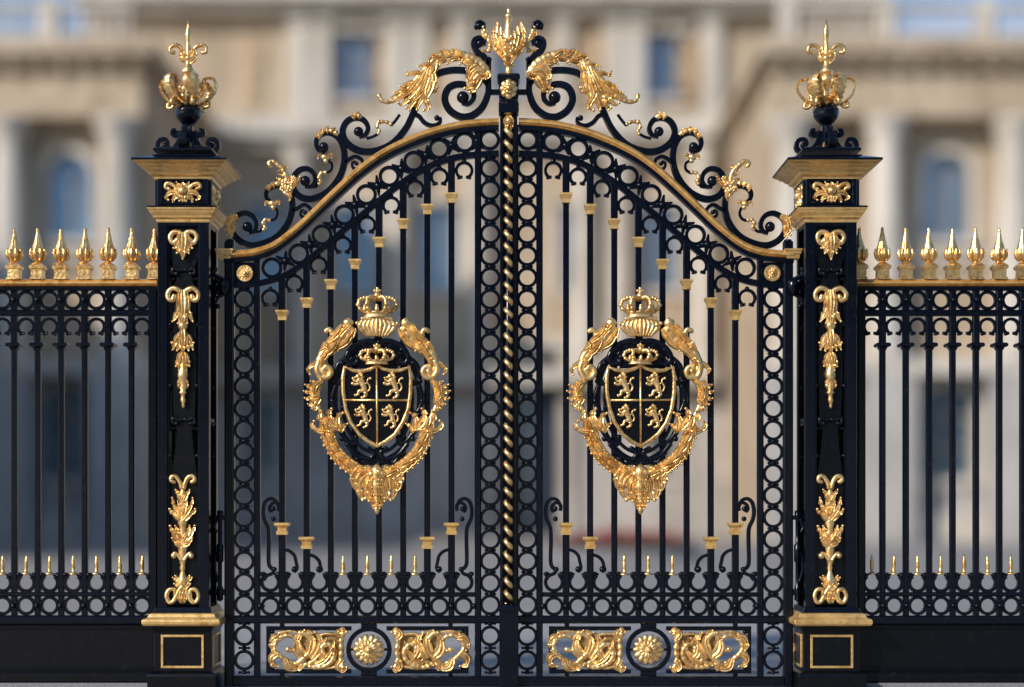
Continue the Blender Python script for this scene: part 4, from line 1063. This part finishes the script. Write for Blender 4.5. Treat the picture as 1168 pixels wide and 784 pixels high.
def columnm(mb, x, y, z0, z1, r):
    n = 20
    prof = [(r*1.35, z0), (r*1.35, z0+.25), (r*1.2, z0+.3), (r*1.25, z0+.45), (r*1.0, z0+.55), (r*1.0, z0+(z1-z0)*.4), (r*.86, z1-1.1), (r*.95, z1-1.0), (r*.95, z1-.9), (r*1.0, z1-.7), (r*1.35, z1-.2), (r*1.4, z1-.18), (r*1.4, z1)]
    mb.rings([[(x+a*math.cos(2*PI*k/n), y+a*math.sin(2*PI*k/n), z) for k in range(n)] for a, z in prof], True, False)

def wing(x0, x1, wins, cols, nm):
    """front at YW; x0..x1; levels taken from the picture"""
    Z = lambda py: bp(0, py, YW)[1]
    holes = []; gh = []
    W = PAL
    def f(mb, low):
        hs = []
        for c in wins:
            hs.append((c-.9, c+.9, Z(272), Z(175)))
            hs.append((c-1.05, c+1.05, Z(545), Z(440)))
        wall_with(mb, x0, x1, (0 if low else Z(422)), (Z(422) if low else Z(60)), YW, .6, [h for h in hs if (h[3] < Z(422)) == low])
        for c in wins:
            if low: arch_head(mb, c, 1.05, Z(440)-1.05, YW+.001, YW+.55, Z(440)+.001)
            else: arch_head(mb, c, .9, Z(175)-.9, YW+.001, YW+.55, Z(175)+.001)
        if low: return
        mb.box(x0, x0+.5, YW+.6, YW+11.9, 0, Z(60)); mb.box(x1-.5, x1, YW+.6, YW+11.9, 0, Z(60))
        mb.box(x0+.5, x1-.5, YW+.6, YW+11.9, Z(62), Z(60)-.02)
    pal('wing_wall', STONE, lambda mb: f(mb, False)); pal('ground_floor_wall', STONEG, lambda mb: f(mb, True))
    for c in wins:
        window(c, .9, Z(272), Z(175), YW, True)
        window(c, 1.05, Z(545), Z(440), YW, True, rows=3)
    pal('string_course', STONEW, lambda mb: mb.box(x0-.2, x1+.2, YW-1.5, YW-.002, Z(430), Z(413)))
    pal('string_course', STONEW, lambda mb: mb.box(x0-.1, x1+.1, YW-.25, YW-.003, Z(300), Z(290)))
    pal('wall_base', STONEW, lambda mb: mb.box(x0-.15, x1+.15, YW-.3, YW-.002, 0, 1.1))
    def ent(mb):
        mb.box(x0-.1, x1+.1, YW-1.3, YW-.002, Z(142), Z(118)); mb.box(x0-.05, x1+.05, YW-1.15, YW-.002, Z(118), Z(92))
        mb.box(x0-.35, x1+.35, YW-1.6, YW+10.7, Z(86), Z(76)); mb.box(x0-.65, x1+.65, YW-2.0, YW+10.6, Z(76), Z(60)+.003)
        n = int((x1-x0)/.8)
        for k in range(n): xx = x0+.2+(x1-x0-.4)*k/(n-1); mb.box(xx-.18, xx+.18, YW-1.55, YW-.9, Z(92), Z(86))
    pal('entablature', STONE, ent)
    for c in cols: pal('column', STONEW, lambda mb: columnm(mb, c, YW-.75, Z(413), Z(142), .68), PAL)
    for c in cols: pal('ground_floor_pier', STONEG, lambda mb: mb.box(c-1.0, c+1.0, YW-1.45, YW-.002, 0, Z(430)))
    # balustrade
    def bal(mb):
        zb = Z(60)+.003
        mb.box(x0+.3, x1-.3, YW-1.2, YW-.8, zb, zb+.25); mb.box(x0+.3, x1-.3, YW-1.25, YW-.75, zb+1.35, zb+1.6)
        xx = x0+.5; k = 0
        while xx < x1-.5:
            if k % 9 == 0: mb.box(xx-.3, xx+.3, YW-1.3, YW-.7, zb, zb+1.75)
            else:
                mb.rings([[(xx+a*math.cos(2*PI*j/8), YW-1.0+a*math.sin(2*PI*j/8), z) for j in range(8)] for a, z in ((.09, zb+.25), (.15, zb+.5), (.08, zb+.9), (.1, zb+1.35))])
            xx += .42; k += 1
    b = pal('balustrade', STONEW, bal)
xl0, xl1 = bp(-60, 0, YW)[0], bp(168, 0, YW)[0]
xr0, xr1 = bp(878, 0, YW)[0], bp(1230, 0, YW)[0]
bx_ = lambda p: bp(p, 0, YW)[0]
wing(xl0, xl1, [bx_(79)], [bx_(17), bx_(140), bx_(-45)], 'l')
wing(xr0, xr1, [bx_(1080), bx_(1215)], [bx_(898), bx_(1005), bx_(1150)], 'r')

# central block
ZC = lambda py: bp(0, py, YC)[1]
XC = lambda px: bp(px, 0, YC)[0]
cw = [XC(p) for p in (255, 405, 755)]
c_up = [XC(p) for p in (405, 580, 755)]
c_lo = [XC(p) for p in (300, 405, 755, 850)]
def cen(mb, low):
    hs = []
    for c in c_up: hs.append((c-.85, c+.85, ZC(110), ZC(38)))
    for c in c_lo: hs.append((c-.8, c+.8, ZC(330), ZC(235))); hs.append((c-.8, c+.8, ZC(540), ZC(455)))
    dx = XC(604); hs.append((dx-1.4, dx+1.4, 0, ZC(400)))
    hs.append((XC(500)-.8, XC(500)+.8, ZC(330), ZC(235))); hs.append((XC(660)-.8, XC(660)+.8, ZC(330), ZC(235)))
    zc = ZC(430); dd = [h for h in hs if h[2] == 0]
    if low:
        wall_with(mb, XC(100), XC(1000), 0, zc, YC, .6, [(h[0], h[1], h[2], min(h[3], zc)) for h in hs if h[2] < zc]); return
    wall_with(mb, XC(100), XC(1000), zc, ZC(-40), YC, .6, [(h[0], h[1], max(h[2], zc), h[3]) for h in hs if h[3] > zc])
    mb.box(XC(100), XC(1000), YC+.6, YC+14, ZC(-38), ZC(-40))
pal('central_wall', STONE, lambda mb: cen(mb, False)); pal('ground_floor_wall', STONEG, lambda mb: cen(mb, True))
for c in c_up: window(c, .85, ZC(110), ZC(38), YC, False)
for c in c_lo+[XC(500), XC(660)]: window(c, .8, ZC(330), ZC(235), YC, False)
for c in c_lo: window(c, .8, ZC(540), ZC(455), YC, False, rows=3)
for a_, b_, c_, d_ in ((1.2, .002, 160, 140), (.7, .003, 172, 160), (1.4, .002, 440, 422)):
    pal('string_course', STONEW, lambda mb: mb.box(xl1+.7, xr0-.7, YC-a_, YC-b_, ZC(c_), ZC(d_)))
pal('top_cornice', STONEW, lambda mb: (mb.box(XC(97), XC(1003), YC-1.6, YC-.002, ZC(8), ZC(-8)), mb.box(XC(99), XC(1001), YC-1.0, YC-.004, ZC(20), ZC(8))))
pal('parapet', STONEW, lambda mb: mb.box(XC(98), XC(1002), YC-1.3, YC-.004, ZC(-44), ZC(-38)))
for p in (342, 366, 452, 478, 525, 640, 700, 724, 810):
    x = XC(p)
    pal('pilaster', STONEW, lambda mb: (mb.box(x-.42, x+.42, YC-.5, YC-.005, ZC(136), ZC(30)), mb.box(x-.55, x+.55, YC-.65, YC-.006, ZC(30), ZC(20)), mb.box(x-.52, x+.52, YC-.6, YC-.006, ZC(140), ZC(132))))
for p in (345, 455, 545, 665, 705, 800):
    x = XC(p)
    pal('column', STONEW, lambda mb: columnm(mb, x, YC-.62, ZC(422), ZC(172), .55))
for p in (437, 500, 672, 785, 290):
    x = XC(p)
    pal('wall_panel', STONEO, lambda mb: (mb.box(x-.5, x+.5, YC-.12, YC-.004, ZC(120), ZC(45)), mb.box(x-.3, x+.3, YC-.2, YC-.1, ZC(100), ZC(65))))
dx = XC(604)
d_ = pal('door', DOORM, lambda mb: (mb.box(dx-1.4, dx-.02, YC+.35, YC+.45, 0, ZC(400)), mb.box(dx+.02, dx+1.4, YC+.35, YC+.45, 0, ZC(400)), [mb.box(dx+a-.45, dx+a+.45, YC+.3, YC+.36, b, b+1.4) for a in (-.7, .7) for b in (.4, 2.2, 4.0)]))
pal('door_surround', STONEW, lambda mb: (mb.box(dx-1.9, dx-1.402, YC-.4, YC-.01, 0, ZC(400)), mb.box(dx+1.402, dx+1.9, YC-.4, YC-.01, 0, ZC(400)), mb.box(dx-2.2, dx+2.2, YC-.6, YC-.01, ZC(400)+.002, ZC(386))), d_)
# unseen block added left of the view to shade the left-hand ground floor
pal('shade_block', STONE, lambda mb: (mb.box(-34, -21.4, 24, YW-.1, 0, 11.2), mb.box(-34.3, -21.0, 23.6, YW-.4, 11.2, 11.9)))

# unseen trees added behind the camera to darken reflections in iron and gilding
tr = random.Random(11); mb = MB()
for k in range(9000):
    c_ = tr.randrange(34); cx_ = -130+c_*8+tr.uniform(-1, 1); ph = tr.uniform(0, 2*PI); rr = 6*tr.random()**0.4; el_ = tr.uniform(-1, 1)
    p = Vector((cx_+rr*math.cos(ph)*math.sqrt(1-el_*el_), -62+(c_*37 % 7)+rr*math.sin(ph)*math.sqrt(1-el_*el_), 10.5+(c_*13 % 5)*.8+rr*1.6*el_))
    u = Vector((tr.gauss(0,1), tr.gauss(0,1), tr.gauss(0,1))).normalized(); v = u.orthogonal().normalized()*.8; w_ = u.cross(v)
    mb.add([p-v-w_, p+v-w_, p+v+w_, p-v+w_], [[0,1,2,3]])
for c_ in range(34):
    mb.rings([[(-130+c_*8+a*math.cos(2*PI*j/7), -62+(c_*37 % 7)+a*math.sin(2*PI*j/7), z) for j in range(7)] for a, z in ((.4, 0), (.28, 8))])
o = mb.build('reflection_trees', GREEN); o['kind'] = 'stuff'; o['label'] = 'unseen belt of trees added behind the camera for dark reflections'

# red flower bed in the forecourt
fx = bp(712, 0, 30)[0]
FB = thing('flower_bed', 'low stone-edged bed of red flowers on the forecourt beyond the right leaf', 'flower bed', (fx, 30, 0))
def arcbed(mb, r0, r1, z0, z1, n=28):
    for k in range(n):
        a0, a1 = 2*PI*k/n, 2*PI*(k+1)/n
        vs = [(fx+1.9*r*math.cos(a), 30+r*math.sin(a), z) for a in (a0, a1) for r in (r0, r1) for z in (z0, z1)]
        mb.add(vs, [[0,1,3,2],[4,6,7,5],[0,4,5,1],[2,3,7,6],[0,2,6,4],[1,5,7,3]])
mb = MB(); arcbed(mb, .95, 1.1, 0, .3); mb.build('bed_kerb', KERB, FB, 0.01)
rnd = random.Random(5)
def blobs(n, zr, sz):
    mb = MB()
    for k in range(n):
        a = rnd.uniform(0, 2*PI); r = .93*math.sqrt(rnd.random()); x, y = fx+1.9*r*math.cos(a), 30+r*math.sin(a)
        z = rnd.uniform(*zr)*(1-.35*r*r); s = rnd.uniform(*sz)
        for j in range(3):
            u = Vector((rnd.gauss(0,1), rnd.gauss(0,1), rnd.gauss(0,1))).normalized(); v = u.orthogonal().normalized()*s; w = u.cross(v)
            p = Vector((x, y, z))
            mb.add([p-v-w*.6, p+v-w*.6, p+v*.6+w, p-v*.6+w], [[0,1,2,3]])
    return mb
o = blobs(1500, (.1, .62), (.05, .1)).build('leaves', GREEN, FB); o['kind'] = 'stuff'
o = blobs(420, (.5, .85), (.035, .07)).build('blossoms', REDF, FB); o['kind'] = 'stuff'

# ---------------------------------------------------------------- light, sky, camera
EL, AZ = math.radians(27), math.radians(48)     # sun behind the camera, to the left
sd = Vector((-math.sin(AZ)*math.cos(EL), -math.cos(AZ)*math.cos(EL), math.sin(EL)))
w = bpy.data.worlds.new('World'); sc.world = w; w.use_nodes = True
nt = w.node_tree; bg = nt.nodes['Background']; sky = nt.nodes.new('ShaderNodeTexSky')
sky.sky_type = 'NISHITA'; sky.sun_disc = False; sky.sun_elevation = EL; sky.sun_rotation = math.radians(180+48)
sky.air_density = 1.0; sky.dust_density = 0.6; sky.ozone_density = 4.0
nt.links.new(sky.outputs['Color'], bg.inputs['Color']); bg.inputs['Strength'].default_value = 0.15
sl = bpy.data.lights.new('sun', 'SUN'); sl.energy = 3.5; sl.angle = math.radians(0.5); sl.color = (1.0, 0.92, 0.81)
so = bpy.data.objects.new('sun', sl); C.objects.link(so); so.rotation_euler = (-sd).to_track_quat('-Z', 'Y').to_euler(); so.location = (-20, -20, 20)
cd = bpy.data.cameras.new('camera'); co = bpy.data.objects.new('camera', cd); C.objects.link(co)
co.location = (0, -D, EYE); co.rotation_euler = (PI/2, 0, 0)
cd.sensor_width = 36; cd.sensor_fit = 'HORIZONTAL'; cd.lens = 36*1850/1168.0
cd.shift_y = (HOR-392)/1168.0
cd.clip_end = 3000; cd.clip_start = 0.1
cd.dof.use_dof = True; cd.dof.focus_distance = D-0.10; cd.dof.aperture_fstop = 0.24
sc.camera = co
sc.view_settings.view_transform = 'Standard'; sc.view_settings.look = 'None'
sc.view_settings.exposure = 0.2; sc.view_settings.gamma = 1.0
